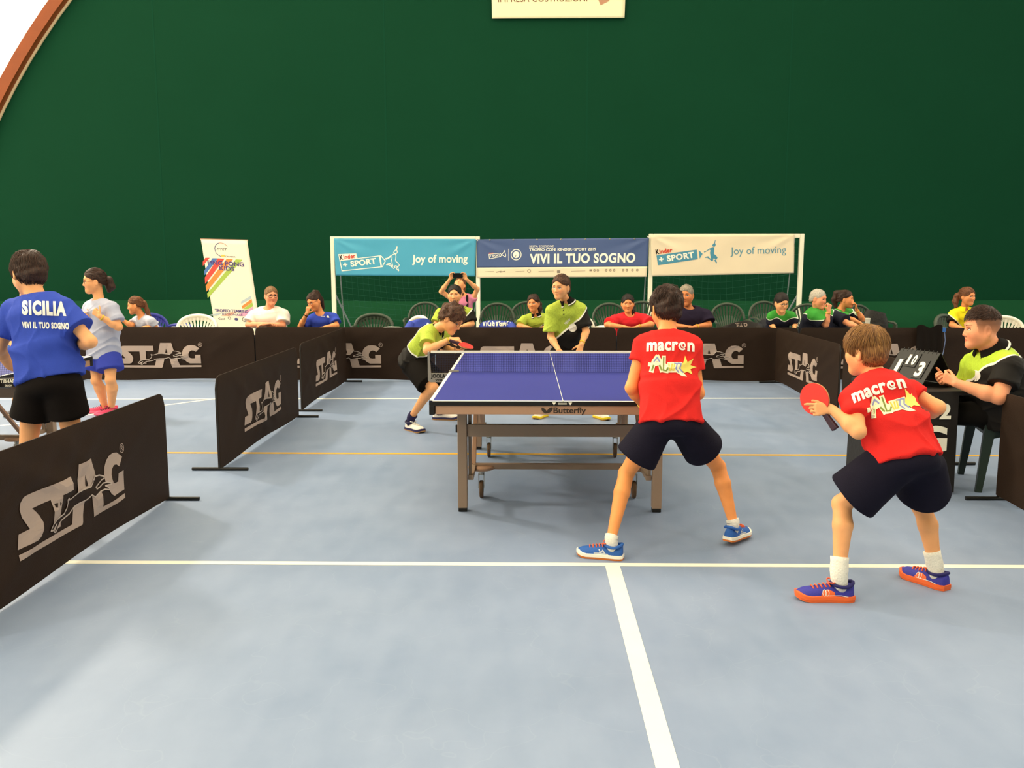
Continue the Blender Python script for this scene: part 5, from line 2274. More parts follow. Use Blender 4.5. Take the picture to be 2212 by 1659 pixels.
    def glasses(self, m, rim=.0016, wid=.024, hgt=.017):
        mb = MB()
        g = self.root
        for sx in (-1, 1):
            pts = []
            for i in range(16):
                a = 2 * math.pi * i / 16
                x = wid * math.copysign(abs(math.cos(a)) ** .8, math.cos(a))
                z = hgt * math.copysign(abs(math.sin(a)) ** .8, math.sin(a))
                pts.append(self.hl(sx * .0325 + x, .0915 - .25 * abs(sx * .0325 + x) ** 1.0 * .25, .001 + z))
            mb.tube(pts, rim * self.hs, 6, closed=True)
            mb.tube([self.hl(sx * .0565, .084, .006), self.hl(sx * .071, .06, .007), self.hl(sx * .0765, .0, .008)], rim * self.hs, 6)
        mb.tube([self.hl(-.009, .092, .005), self.hl(0, .0945, .008), self.hl(.009, .092, .005)], rim * self.hs, 6)
        return self.mbuild(mb, 'glasses', m)

    # ------------------------------------------------------------ shoes and socks
    def shoe(self, s, toe, L=.25, up_col='#2A55A8', sole='#D9762C', mid='#F1EADB', accent=None, lace='#E0603A', lift=None, heel_up=0.0, roll=0.0, sock='#F2EDE0', sock_h=.05, logo=None, collar_col=None, Wd=1.0, sock_r=.041):
        a = self.J['a' + s]
        d = nrm(np.array(toe) * np.array([1, 1, 0]))
        r = np.cross(d, (0, 0, 1))
        k = L / .25
        ank_h = .075 * k
        # sole base point under the ankle; tip the shoe about its toe if the heel is lifted
        ct, st = math.cos(heel_up), math.sin(heel_up)
        base = np.array([a[0], a[1], 0.0]) - d * .065 * k
        base[2] = (lift if lift is not None else 0.0) + .001

        def P(x, y, z):
            # x along the shoe 0..L, y side, z up
            xx, zz = x * k - L, z * k
            xr = xx * ct + zz * st
            zr = -xx * st + zz * ct
            return base + d * (xr + L) + r * (y * k * Wd) + vec(0, 0, zr)
        foot = [(0.0, .022, .0), (.012, .032, 0), (.04, .038, 0), (.08, .037, 0), (.12, .038, 0), (.16, .043, .004), (.19, .046, .004), (.215, .042, .005), (.235, .030, .006), (.25, .010, .006)]

        def outline(sc=1.0, grow=0.0):
            lft = [(x + (grow if x > .12 else -grow), (w + grow) * sc) for x, w, o in foot]
            return lft + [(x, -w) for x, w in reversed(lft)]
        root = self.root
        top_z = [(0, .078), (.03, .080), (.06, .066), (.085, .066), (.11, .072), (.14, .066), (.17, .060), (.2, .056), (.225, .052), (.25, .040)]
        zt = lambda x: float(np.interp(x, [p[0] for p in top_z], [p[1] for p in top_z]))
        wf = lambda x: float(np.interp(x, [p[0] for p in foot], [p[1] for p in foot]))
        # outsole and midsole
        ol = outline(1, .004)
        mb = MB()
        mb.prism(ol, 0, .010, lambda u, v, w: P(u, v, w + (.012 * max(0, (u - .2) / .05) ** 2)))
        so = self.mbuild(mb, 'sole', mat('shoe_' + sole, sole, .6), smooth=True)
        mb = MB()
        mb.prism(outline(1, .0055), .010, .026, lambda u, v, w: P(u, v * (1 - (w - .010) * 3), w + (.012 * max(0, (u - .2) / .05) ** 2)))
        self.mbuild(mb, 'midsole', mat('shoe_' + mid, mid, .6), so, smooth=True)
        # upper: lofted arches
        xs = np.linspace(.0, .25, 22)
        mb = MB()
        NA = 14
        v = []
        for x in xs:
            w = max(wf(x), .008)
            h = zt(x)
            for j in range(NA + 1):
                t = math.pi * j / NA
                cx = -math.cos(t)
                cz = math.sin(t)
                yy = w * math.copysign(abs(cx) ** .75, cx) * (1 - .25 * cz)
                z = .022 + (h - .022) * abs(cz) ** .8
                v.append(P(x if 0 < x < .25 else (x + (.003 if x > .1 else 0)), yy, z))
        f = [(i * (NA + 1) + j, i * (NA + 1) + j + 1, (i + 1) * (NA + 1) + j + 1, (i + 1) * (NA + 1) + j) for i in range(len(xs) - 1) for j in range(NA)]
        f += [tuple(range(NA + 1)), tuple((len(xs) - 1) * (NA + 1) + j for j in range(NA, -1, -1))]
        mb.add(v, f)
        upo = self.mbuild(mb, 'shoe_upper', mat('shoe_' + up_col, up_col, .65, bump=.2, bscale=200))
        # padded collar ring round the ankle
        mb = MB()
        ring = []
        for i in range(18):
            t = 2 * math.pi * i / 18
            cx, cy = .050 + .048 * math.cos(t), .0385 * math.sin(t)
            ring.append(P(cx, cy, .070 + .014 * abs(math.cos(t)) ** 2 * (1 if math.cos(t) < 0 else .6)))
        mb.tube(ring, .0085 * k, 7, closed=True)
        self.mbuild(mb, 'ankle_collar', mat('shoe_' + (collar_col or up_col), collar_col or up_col, .65), upo)
        # laces
        if lace:
            for i in range(5):
                x = .105 + .018 * i
                h = zt(x) + .002
                mb = MB()
                mb.tube([P(x, -.020, h - .008), P(x + .005, -.008, h + .002), P(x + .008, .008, h + .002), P(x + .003, .020, h - .008)], .0034 * k, 6)
                self.mbuild(mb, 'lace', mat('lace_' + lace, lace, .7), upo)
            mb = MB()
            for sy in (-1, 1):
                lp = [P(.108, 0, .075)]
                for i in range(9):
                    t = math.pi * 2 * i / 8
                    lp.append(P(.10 + .012 * math.sin(t), sy * (.018 - .016 * math.cos(t)), .076 + .012 * math.sin(t / 2)))
                mb.tube(lp, .003 * k, 6)
            self.mbuild(mb, 'lace_bow', mat('lace_' + lace, lace, .7), upo)
        if logo:
            for sy in (-1, 1):
                for nm, col, polys in logo:
                    ink = Ink()
                    for p in polys:
                        if p[0] == 's':
                            ink.stroke(p[2], p[1])
                        else:
                            ink.poly(p[1])

                    def mp(u, v, sy=sy, nm=nm):
                        w = max(wf(u), .008)
                        h = zt(u)
                        q = min(1, max(0, (v - .022) / max(h - .022, .01)))
                        cz = q ** (1 / .8)
                        cx = math.sqrt(max(0, 1 - cz * cz))
                        return P(u, sy * (w * cx ** .75 * (1 - .25 * cz) + (.0022 if nm.endswith('b') else .0014)), v + .0008) - self.o
                    ink.build(nm, mat('shoeprint_' + col, col, .5), mp, upo, .006)
        if sock:
            top = a + nrm(self.J['k' + s] - a) * sock_h
            bt = P(.052, 0, .045)
            mb = MB()
            pts, rs = [], []
            for i in range(9):
                t = i / 8
                pts.append(bt + (a - bt) * t * 2 if t < .5 else a + (top - a) * (t * 2 - 1))
                rs.append((.032 + (sock_r - .032) * min(1, t * 1.6)) * k + .0012 * math.sin(i * 2.6))
            mb.tube(pts, rs, 16)
            self.mbuild(mb, 'sock', mat('sock_' + sock, sock, .85, bump=.3, bscale=120))
        return upo


self_gaze = (0, 0)
# ================================================================== two-tone shirt cloth, split in the shirt's own coordinates
def split_cloth(name, up_col, low_col, line=(.55, -1.9), wave=(.03, 18.0), yback=-.06, border='#EDEBDD', pattern=0.0, bw=.02):
    m = bpy.data.materials.new(name)
    m.use_nodes = True
    nt = m.node_tree
    N, Lk = nt.nodes.new, nt.links.new
    b = nt.nodes['Principled BSDF']
    b.inputs['Roughness'].default_value = .75
    b.inputs['Specular IOR Level'].default_value = .25
    at = N('ShaderNodeAttribute')
    at.attribute_name = 'loc'
    sx = N('ShaderNodeSeparateXYZ')
    Lk(at.outputs['Vector'], sx.inputs[0])

    def M(op, *ins):
        n = N('ShaderNodeMath')
        n.operation = op
        for i, v in enumerate(ins):
            if isinstance(v, (int, float)):
                n.inputs[i].default_value = v
            else:
                Lk(v, n.inputs[i])
        return n.outputs[0]
    x, y, z = sx.outputs
    wv = M('MULTIPLY', M('SINE', M('MULTIPLY', x, wave[1])), wave[0])
    d = M('SUBTRACT', z, M('ADD', M('MULTIPLY_ADD', x, line[1], line[0]), wv))     # > 0 upper colour
    dy = M('MULTIPLY', M('SUBTRACT', y, yback), 6.0)
    d2 = M('MINIMUM', d, dy) if yback is not None else d
    fac = M('GREATER_THAN', d2, 0.0)
    edge = M('LESS_THAN', M('ABSOLUTE', M('SUBTRACT', d2, bw * .5)), bw)
    mx = N('ShaderNodeMix')
    mx.data_type = 'RGBA'
    mx.inputs['A'].default_value = (*srgb(low_col), 1)
    Lk(fac, mx.inputs['Factor'])
    up = srgb(up_col)
    if pattern:
        wt = N('ShaderNodeTexWave')
        wt.inputs['Scale'].default_value = 9
        wt.inputs['Distortion'].default_value = 14
        wt.inputs['Detail'].default_value = 3
        wt.inputs['Detail Scale'].default_value = 1.5
        Lk(at.outputs['Vector'], wt.inputs['Vector'])
        cr = N('ShaderNodeValToRGB')
        cr.color_ramp.elements[0].position = 0.0
        cr.color_ramp.elements[0].color = (*[c * (1 - pattern) for c in up], 1)
        cr.color_ramp.elements[1].position = .35
        cr.color_ramp.elements[1].color = (*up, 1)
        Lk(wt.outputs['Fac'], cr.inputs[0])
        Lk(cr.outputs[0], mx.inputs['B'])
    else:
        mx.inputs['B'].default_value = (*up, 1)
    m2 = N('ShaderNodeMix')
    m2.data_type = 'RGBA'
    m2.inputs['B'].default_value = (*srgb(border), 1)
    Lk(edge, m2.inputs['Factor'])
    Lk(mx.outputs['Result'], m2.inputs['A'])
    Lk(m2.outputs['Result'], b.inputs['Base Color'])
    return m


M_POLO = split_cloth('green_black_polo', '#AFC244', '#15110E', (.52, -1.9), (.02, 20), -.075, '#EDEBDD', .16)
M_POLO_U = split_cloth('green_black_polo_u', '#B4D23A', '#15110E', (.60, -1.6), (.03, 30), -.10, '#EDEBDD', .10)
M_YPOLO = split_cloth('yellow_black_polo', '#F2E21E', '#17130F', (.42, 2.2), (.02, 16), -.3, '#F5F0C8')
M_JOMA = split_cloth('green_navy_shirt', '#3C9A36', '#191B2C', (.90, .0), (.05, 28), -.3, '#E6F0D8', bw=.012)
M_YB = mat('yellow_band', '#E9C22E', .5)
M_BLKBAND = mat('black_band', '#120F0D', .6)
M_FRAME = mat('glasses_frame', '#1A0E0A', .35)
M_WHITEDEC = mat('white_decal', '#F7F3E6', .6)
FG, MG, BGR = .0054, .0060, .0080


def racket(name_label, c, normal, hdir, front='#E23A2E', back='#15110F', r=.0755, hl_=.10):
    n = nrm(normal)
    hd = nrm(np.array(hdir) - n * (np.array(hdir) @ n))
    sd = np.cross(hd, n)
    t = thing('table_tennis_racket', name_label, 'racket', c)
    out = []
    for i in range(40):
        a = 2 * math.pi * i / 40
        u, v = math.sin(a), math.cos(a)
        out.append((u * r, v * (r * 1.04)))
    mp = lambda u, v, w: sd * u - hd * v + n * w
    MB().prism(out, -.003, .003, mp).build('blade', mat('racket_wood', '#C99A62', .5), t)
    cut = [(x, max(y, -r * .93)) for x, y in out]
    cut = [(x * .985, y * .985) for x, y in cut]
    MB().prism(cut, .003, .0065, mp).build('rubber', mat('rubber' + front, front, .55), t)
    MB().prism(cut, -.0065, -.003, mp).build('rubber', mat('rubber' + back, back, .55), t)
    h = [(-.013, -r * .9), (-.012, -r - .03), (-.016, -r - hl_), (.016, -r - hl_), (.012, -r - .03), (.013, -r * .9)]
    MB().prism(h, -.011, .011, mp).build('handle', mat('racket_grip', '#3A2030', .5), t, bevel=.004)
    return t


def small_logo(P, px, py, Y, w, parent=None, words='macron', blob=True, m=None, rot=0.0, dx=.10, dz=-.07):
    c = W(px, py, Y)
    a = Ink()
    a.text(words + '|b', 0, 0, w * .22, w, rot, 'c')
    if blob:
        a.disc(dx, dz, w * .30, w * .24, 16)
        a.poly([(dx - w * .1, dz - w * .1), (dx + w * .35, dz - w * .3), (dx + w * .2, dz + w * .15)])
    r = ray(px, py)
    return P.decal(a, 'shirt_print', m or M_WHITEDEC, c, (1, 0, 0), (0, 0, 1), nrm(r), parent, .03)


# ---------------------------------------------------------------- player in red at the table, back to the camera
J = dict(pel=W(1449, 908, 4.70), neck=W(1441, 722, 4.86), sL=W(1391, 744, 4.86), sR=W(1493, 746, 4.84), eL=W(1364, 838, 4.80), wL=W(1392, 878, 4.90), eR=W(1508, 850, 4.82), wR=W(1474, 862, 4.92),
         hL=W(1416, 925, 4.70), hR=W(1483, 923, 4.72), kL=W(1353, 1022, 4.74), kR=W(1551, 1008, 4.90), aL=W(1320, 1165, 4.56), aR=W(1584, 1130, 4.82))
P = Person('boy in red shirt lunging at the end of the middle table, back to camera', J, (W(1439, 668, 4.93), (-.22, .90, -.30), (0, .3, 1), .95), .94, .95, 'tan', FG)
P.body(hands={'L': dict(d=(.95, .12, -.15), n=(.0, -.7, .3), t=(.2, .2, 1), L=.15, curls=(55, 60, 30)), 'R': dict(d=(-.9, .1, .2), n=(0, -.7, .2), t=(0, .2, 1), L=.15, curls=(60, 60, 30))})
P.hair('dark', .013, .112, (-.072, -.01), True, .005, 120, top=.006, slen=.04, curl=.15, slift=.10)
shirt = P.shirt('#E8302C', hem=.015, w=(.188, .170, .165), d=(.125, .115, .105), sleeveL=.40, sleeveR=.52, sr=(.058, .062), amp=.0055, neckr=.058, ny=.012)
P.shorts('#1A1826', lenL=.62, lenR=.52, r=(.092, .116), waist=.06, wr=(.145, .11))
a = Ink()
a.text('macr|bb', -.128, 0, .064, .165)
a.text('n|bb', .086, -.001, .064, .038)
a.ring(.061, .021, .017, .009, 20, 1.0, 5.4)
a.ring(.065, .025, .0095, .006, 16)
P.decal(a, 'back_lettering', M_WHITEDEC, W(1449, 756, 4.75), (1, 0, 0), (0, 0, 1), nrm(ray(1449, 752)), shirt, .012, curve=.35)


def abruzzo(P, c, right, upv, d, sc=1.0, parent=None):
    S = lambda pts: [(x * sc, y * sc) for x, y in pts]
    a = Ink()
    a.stroke(S([(-.10, -.028), (-.088, .022), (-.072, .048), (-.058, .022), (-.046, -.026)]), .024 * sc)
    a.stroke(S([(-.112, .006), (-.09, .004), (-.06, .014)]), .02 * sc)
    a.stroke(S([(-.038, .045), (-.038, -.025), (-.02, -.028), (-.012, -.012), (-.03, .0)]), .022 * sc)
    a.rect(-.018 * sc, -.036 * sc, .06 * sc, .018 * sc)
    a.poly(S([(.02, -.03), (.06, -.03), (.085, -.058), (.06, -.055)]))
    P.decal(a, 'back_emblem', mat('emblem_cream', '#F4EFC6', .6), c, right, upv, d, parent, .014)
    a = Ink()
    cx, cy = .078 * sc, -.008 * sc
    a.disc(cx, cy, .026 * sc)
    for ang, ln in ((95, .062), (50, .062), (0, .056), (-48, .052), (140, .03), (-100, .032)):
        q = math.radians(ang)
        e = np.array([math.cos(q), math.sin(q)])
        pn = np.array([-e[1], e[0]])
        o_ = np.array([cx, cy])
        a.poly([tuple(o_ + e * .02 * sc - pn * .012 * sc), tuple(o_ + e * ln * sc), tuple(o_ + e * .02 * sc + pn * .012 * sc)])
    P.decal(a, 'sun_emblem', mat('emblem_yellow', '#F5E066', .6), c, right, upv, d, parent, .014, lift=.003)
    a = Ink()
    a.stroke(S([(-.098, -.026), (-.09, .0)]), .009 * sc)
    P.decal(a, 'emblem_letter', mat('emblem_olive', '#7C8A3A', .6), c, right, upv, d, parent, .014, lift=.0036)
    a = Ink()
    a.stroke(S([(-.058, .0), (-.048, -.022)]), .009 * sc)
    P.decal(a, 'emblem_letter', mat('emblem_olive', '#7C8A3A', .6), c, right, upv, d, parent, .014, lift=.0036)
    a = Ink()
    a.stroke(S([(-.038, .043), (-.038, -.024), (-.022, -.027), (-.014, -.012)]), .007 * sc)
    P.decal(a, 'emblem_letter', mat('emblem_olive', '#7C8A3A', .6), c, right, upv, d, parent, .014, lift=.0036)
    a = Ink()
    a.stroke(S([(-.088, .022), (-.072, .044), (-.060, .022)]), .007 * sc)
    P.decal(a, 'emblem_blue', mat('emblem_lilac', '#8C94C8', .6), c, right, upv, d, parent, .014, lift=.0036)
    for x in (.026, .046):
        a = Ink() if x < .03 else P.decal(a, 'emblem_blue', mat('emblem_lilac', '#8C94C8', .6), c, right, upv, d, parent, .014, lift=.0036) and Ink()
        a.stroke(S([(x - .008, .012), (x + .008, .010), (x, -.014), (x + .016, -.036)]), .006 * sc)
    P.decal(a, 'emblem_blue', mat('emblem_lilac', '#8C94C8', .6), c, right, upv, d, parent, .014, lift=.0036)
    a = Ink()
    a.stroke(S([(-.010, .010), (-.004, -.026)]), .006 * sc)
    a.stroke(S([(.006, .008), (.004, -.022), (.016, -.024), (.018, .008)]), .006 * sc)
    P.decal(a, 'emblem_gold', mat('emblem_gold', '#E8CE4A', .6), c, right, upv, d, parent, .014, lift=.0036)


abruzzo(P, W(1449, 790, 4.75), (1, 0, 0), (0, 0, 1), nrm(ray(1449, 790)), 1.0, shirt)
ASICS = [('shoe_stripes', '#C9CED6', [('s', .006, [(.085, .026), (.105, .050)]), ('s', .006, [(.11, .026), (.125, .052)]), ('s', .0055, [(.075, .030), (.11, .034), (.15, .032)]), ('s', .005, [(.13, .030), (.105, .045)])])]
P.shoe('L', (-1, .30, 0), .24, '#2A60B0', '#D9762C', '#F6F0DF', lace='#F06A3C', logo=ASICS, sock_h=.022, heel_up=.0, collar_col='#2A60B0', sock_r=.037)
P.shoe('R', (.62, .80, 0), .24, '#2A60B0', '#D9762C', '#F6F0DF', lace='#F06A3C', logo=ASICS, sock_h=.022, heel_up=.06, lift=.012, collar_col='#2A60B0', sock_r=.037)
P.band(P.J['wL'], P.J['eL'], M_YB, r=.026)

# ---------------------------------------------------------------- bending boy in red with the racket
J = dict(pel=W(1957, 988, 4.02), neck=W(1893, 815, 4.22), sL=W(1846, 862, 4.10), sR=W(1964, 846, 4.27), eL=W(1854, 932, 3.95), wL=W(1797, 884, 4.05), eR=W(2026, 880, 4.18), wR=W(1985, 905, 4.36),
         hL=W(1924, 1008, 4.01), hR=W(1998, 1004, 4.08), kL=W(1819, 1088, 4.08), kR=W(1991, 1094, 4.22), aL=W(1812, 1243, 3.99), aR=W(2021, 1228, 4.17))
P = Person('boy in red shirt bending forward with a red racket, at right', J, (W(1868, 760, 4.27), (-.64, .76, -.12), (-.1, .15, 1), .95), .90, 1.0, 'light', FG)
hd_r = W(1803, 905, 4.07) - W(1760, 862, 4.10)
rn = vec(-.76, -.65, .0)
P.body(hands={'L': dict(d=W(1768, 884, 4.05) - J['wL'], n=(.25, 1, -.25), t=(-.1, 0, 1), L=.142, curls=(45, 55, 40), index=(22, 15, 8), thumb=(.8, .4, .3), spread=.03), 'R': dict(d=(-.6, .5, .1), n=(-.5, .5, 0), t=(0, .2, 1), L=.14, curls=(60, 60, 30))}, fat=1.03, calf=1.05)
P.hair('fair', .014, .112, (-.070, -.02), True, .003, 70, top=.006, slen=.065, slift=.07)
shirt = P.shirt('#E8302C', hem=.02, w=(.182, .172, .168), d=(.135, .13, .115), sleeveL=.55, sleeveR=.40, sr=(.060, .066), amp=.0065, neckr=.058, ny=.01)
P.shorts('#1A1826', lenL=.78, lenR=.62, r=(.098, .125), waist=.05, wr=(.15, .12))
rt = W(1962, 822, 4.1) - W(1848, 856, 4.1)
dv = nrm(ray(1905, 838))
upx = np.cross(nrm(rt), dv)
a = Ink()
a.text('macr|bb', -.128, 0, .060, .158)
a.text('n|bb', .080, -.001, .060, .036)
a.ring(.055, .020, .016, .009, 20, 1.0, 5.4)
a.ring(.059, .024, .009, .006, 16)
P.decal(a, 'back_lettering', M_WHITEDEC, W(1903, 848, 4.1), rt, upx, dv, shirt, .012, curve=.6)
abruzzo(P, W(1929, 873, 4.05), rt, upx, nrm(ray(1929, 873)), .98, shirt)
BFLY = [('shoe_patch', '#EE6A36', [('p', [(.085, .026), (.13, .026), (.15, .030), (.14, .050), (.115, .056), (.09, .045)])]),
        ('shoe_emblem_b', '#F6F1E6', [('s', .0022, [(.118 + .012 * math.cos(t) * .7 + (.004), .041 + .013 * math.sin(t)) for t in np.linspace(0, 6.28, 12)]), ('s', .0022, [(.138 + .012 * math.cos(t) * .7 - .004, .041 + .013 * math.sin(t)) for t in np.linspace(0, 6.28, 12)]), ('s', .0026, [(.03, .026), (.06, .031), (.13, .029)])])]
P.shoe('L', (-1, .06, 0), .255, '#38369E', '#F06A30', '#F06A30', lace='#F0643A', logo=BFLY, sock_h=.085, collar_col='#211C60', sock_r=.040)
P.shoe('R', (-.5, .85, 0), .245, '#38369E', '#F06A30', '#F06A30', lace='#F0643A', logo=BFLY, sock_h=.085, collar_col='#211C60', sock_r=.040)
a = Ink()
a.poly([(-.016, .004), (-.004, -.004), (.016, -.005), (.006, .0), (-.006, .0)])
racket('red racket held by the bending boy in red', W(1760, 862, 4.095), rn, hd_r, '#E8352C', '#1A1512', .073, .095)

# ---------------------------------------------------------------- umpire
J = dict(pel=W(2160, 888, 6.10), neck=W(2146, 762, 6.06), sL=W(2180, 793, 5.86), sR=W(2104, 788, 6.26), eL=W(2158, 858, 5.78), wL=W(2066, 828, 5.90), eR=W(2090, 848, 6.38), wR=W(2046, 822, 6.10))
fwd = nrm(vec(-1, .25, 0))
sd = vec(fwd[1], -fwd[0], 0)
J['hL'], J['hR'] = J['pel'] - sd * .09, J['pel'] + sd * .09
J['kL'], J['kR'] = J['hL'] + fwd * .38 - sd * .05, J['hR'] + fwd * .40 + sd * .05
for s in 'LR':
    J['k' + s][2] = .52
    J['a' + s] = J['k' + s] * np.array([1, 1, 0]) + vec(-.02, 0, .09)
P = Person('umpire boy in green and black polo sitting in profile at the desk', J, (W(2120, 711, 6.05), (-1, .12, -.05), (0, 0, 1), 1.14), 1.06, 1.12, 'pink', FG, base=J['pel'])
P.body(hands={'L': dict(d=W(2036, 812, 5.97) - J['wL'], n=(0, .8, .35), t=(-.1, .2, 1), L=.175, curls=(62, 68, 40), index=(45, 55, 35), thumb=(.8, .2, .5)), 'R': dict(d=(-.9, -.4, .1), n=(0, -.6, .5), t=(0, .2, 1), L=.175, curls=(45, 50, 30))}, fat=1.28, jaw=1.14, fade='#4A3020', neck_r=.062)
P.hair('dark', .0040, .112, (.0, .0), False, .001, 120, top=.014, zmin=(.068, .04), face=(.088, .080), fwdshift=.006, flow='fringe', slen=.022, slift=.05)
shirt = P.shirt(m=M_POLO_U, hem=.06, w=(.185, .185, .170), d=(.155, .16, .125), sleeve=.62, sr=(.078, .088), amp=.005, neckr=.066, bulge=[((0, .05, .25), (.15, .12, .14))])
P.polo_collar(r=(.072, .122), hgt=(.075, .016), parent=shirt)
P.trousers('#15120F', .009)
for s in 'LR':
    P.shoe(s, fwd, .26, '#2A2A2E', '#15120F', '#D8D4C8', lace=None, sock=None)
a = Ink()
a.disc(0, 0, .038, .038, 24)
P.decal(a, 'badge', M_WHITEDEC, W(2106, 812, 6.0), (1, 0, 0), (0, 0, 1), nrm(ray(2106, 812)), shirt, .02)
a = Ink()
a.text('Tibhar|i', 0, 0, .02, .07, .6, 'c')
P.decal(a, 'brand_print', M_WHITEDEC, W(2098, 793, 6.0), (1, 0, 0), (0, 0, 1), nrm(ray(2098, 793)), shirt, .02)

# ---------------------------------------------------------------- serving boy behind the table
J = dict(pel=W(889, 780, 8.2), neck=W(941, 712, 8.16), sR=W(925, 726, 8.03), sL=W(957, 724, 8.29), eR=W(922, 757, 7.88), wR=W(973, 733, 7.97), eL=W(958, 752, 8.40), wL=W(984, 758, 8.08),
         hR=W(893, 794, 8.12), hL=W(887, 790, 8.30), kR=W(936, 837, 7.95), kL=W(962, 842, 8.32), aR=W(888, 902, 8.16), aL=W(950, 890, 8.74))
P = Person('boy in green and black polo serving behind the left corner of the table', J, (W(976, 690, 8.06), (.75, -.30, -.55), (.5, -.1, .85), 1.06), .97, 1.0, 'light', MG)
P.body(hands={'R': dict(d=W(994, 733, 7.95) - J['wR'], n=(.0, .4, -1), t=(.3, -.8, -.1), L=.16, curls=(60, 60, 35), index=(35, 12, 6)), 'L': dict(d=W(1010, 754, 7.98) - J['wL'], n=(0, 0, 1), t=(0, -1, .2), L=.16, curls=(18, 22, 15))})
P.hair('brown', .022, .108, (-.055, .0), True, .009, 95, top=.006, curl=.55, slen=.032, slift=.12)
shirt = P.shirt(m=M_POLO, hem=.06, w=(.155, .155, .155), d=(.115, .115, .11), sleeve=.62, sr=(.062, .078), amp=.006, neckr=.060)
P.polo_collar(parent=shirt)
P.shorts('#15110E', length=.80, r=(.095, .112), waist=.08)
P.glasses(M_FRAME, .0013)
P.band(J['wR'], J['eR'], M_YB, r=.027)
P.shoe('R', (.62, -.68, 0), .255, '#EDE6DA', '#B98A52', '#2A2450', lace='#F4EFE4', sock='#26204A', sock_h=.045, collar_col='#26204A')
P.shoe('L', (.9, -.1, 0), .255, '#EDE6DA', '#B98A52', '#2A2450', lace='#F4EFE4', sock='#26204A', sock_h=.045, collar_col='#26204A')
racket('red racket in the hand of the serving boy', W(1006, 747, 7.90), (.29, -.22, .93), vec(-.95, .05, .30), '#C9302A', '#16120F', .068, .085)
t = thing('table_tennis_ball', 'white ball resting on the open palm of the serving boy', 'ball', W(1009, 752, 7.98) + vec(0, 0, .008))
bm_ = bmesh.new()
bmesh.ops.create_uvsphere(bm_, u_segments=16, v_segments=10, radius=.02)
me = bpy.data.meshes.new('ball_shell')
bm_.to_mesh(me)
bm_.free()
me.materials.append(M_PAPER)
me.polygons.foreach_set('use_smooth', [True] * len(me.polygons))
link_obj('ball_shell', me, t)

# ---------------------------------------------------------------- standing girl in the polo
J = dict(pel=W(1224, 757, 8.92), neck=W(1224, 652, 8.80), sR=W(1192, 671, 8.78), sL=W(1253, 669, 8.80), eR=W(1190, 728, 8.76), wR=W(1207, 756, 8.62), eL=W(1266, 716, 8.76), wL=W(1256, 744, 8.64),
         hR=W(1205, 766, 8.9), hL=W(1244, 766, 8.9), kR=W(1186, 836, 8.68), kL=W(1279, 836, 8.68), aR=W(1173, 886, 8.9), aL=W(1293, 890, 8.84))
P = Person('girl in green and black polo standing behind the far end of the table', J, (W(1211, 620, 8.72), (-.50, -.85, -.14), (0, -.12, 1), .99), .95, .95, 'light', MG)
P.body(hands={'R': dict(d=(.25, -.25, -1), n=(.3, .6, 0), t=(.4, -.9, 0), L=.155, curls=(50, 50, 30)), 'L': dict(d=(-.3, -.1, -1), n=(.1, .9, 0), t=(-1, -.2, 0), L=.155, curls=(14, 18, 12), spread=.10)}, neck_r=.043, jaw=.94)
P.hair('brown', .009, .120, (-.03, .02), True, .0015, 90, tail=[(0, -.095, .03, .022), (.0, -.125, .02, .032), (.0, -.14, -.05, .034), (0, -.125, -.12, .018)])
shirt = P.shirt(m=M_POLO, hem=.05, w=(.155, .160, .165), d=(.115, .115, .105), sleeve=.80, sr=(.062, .080), amp=.005, neckr=.056)
P.polo_collar(parent=shirt)
P.shorts('#15110E', length=.62, r=(.092, .115))
P.band(J['wL'], J['eL'], M_YB, r=.026)
a = Ink()
a.disc(0, 0, .041)
P.decal(a, 'badge', M_WHITEDEC, W(1237, 708, 8.75), (1, 0, 0), (0, 0, 1), nrm(ray(1237, 708)), shirt, .02)
a = Ink()
a.text('Tibhar|i', 0, 0, .028, .075, .9, 'c')
P.decal(a, 'brand_print', M_WHITEDEC, W(1228, 696, 8.75), (1, 0, 0), (0, 0, 1), nrm(ray(1228, 694)), shirt, .02)
for k in range(3):
    a = Ink()
    a.disc(0, 0, .006)
    q = (1216, 661 + 9 * k)
    P.decal(a, 'button', M_BLKBAND, W(q[0] + k, q[1], 8.75), (1, 0, 0), (0, 0, 1), nrm(ray(*q)), shirt)
mb = MB()
P._ball(mb, P.hl(-.079, -.004, -.042), (.005, .005, .005))
P.mbuild(mb, 'earring', M_WHITEDEC)
for s, tv in (('L', (.45, -.8, 0)), ('R', (-.45, -.8, 0))):
    P.shoe(s, tv, .235, '#F1EBDD', '#B98A3A', '#F2D51E', lace='#F4EFE4', sock_h=.03)

# ---------------------------------------------------------------- boy in the royal blue shirt, left
J = dict(pel=W(108, 818, 5.0), neck=W(80, 645, 5.08), sL=W(33, 672, 5.12), sR=W(133, 668, 5.03), eR=W(195, 738, 4.98), wR=W(160, 748, 5.17), eL=W(-2, 752, 5.10), wL=W(20, 790, 5.30),
         hL=W(76, 838, 5.0), hR=W(140, 836, 5.0), kL=W(60, 968, 5.04), kR=W(158, 962, 5.08), aL=W(56, 1115, 4.96), aR=W(162, 1108, 5.06))
P = Person('boy in royal blue shirt with white lettering at the left edge, back to camera', J, (W(62, 594, 5.12), (-.72, .60, -.42), (-.15, .25, 1), 1.02), 1.0, 1.0, 'light', FG)
P.body(hands={'L': dict(d=(.3, .8, -.3), n=(.6, .1, 0), t=(0, 0, 1), L=.165), 'R': dict(d=(-.8, .5, .1), n=(0, -.5, .3), t=(0, .2, 1), L=.165, curls=(50, 50, 30))})
P.hair('dark', .014, .112, (-.075, -.012), True, .004, 110, top=.004, slen=.045, slift=.09)
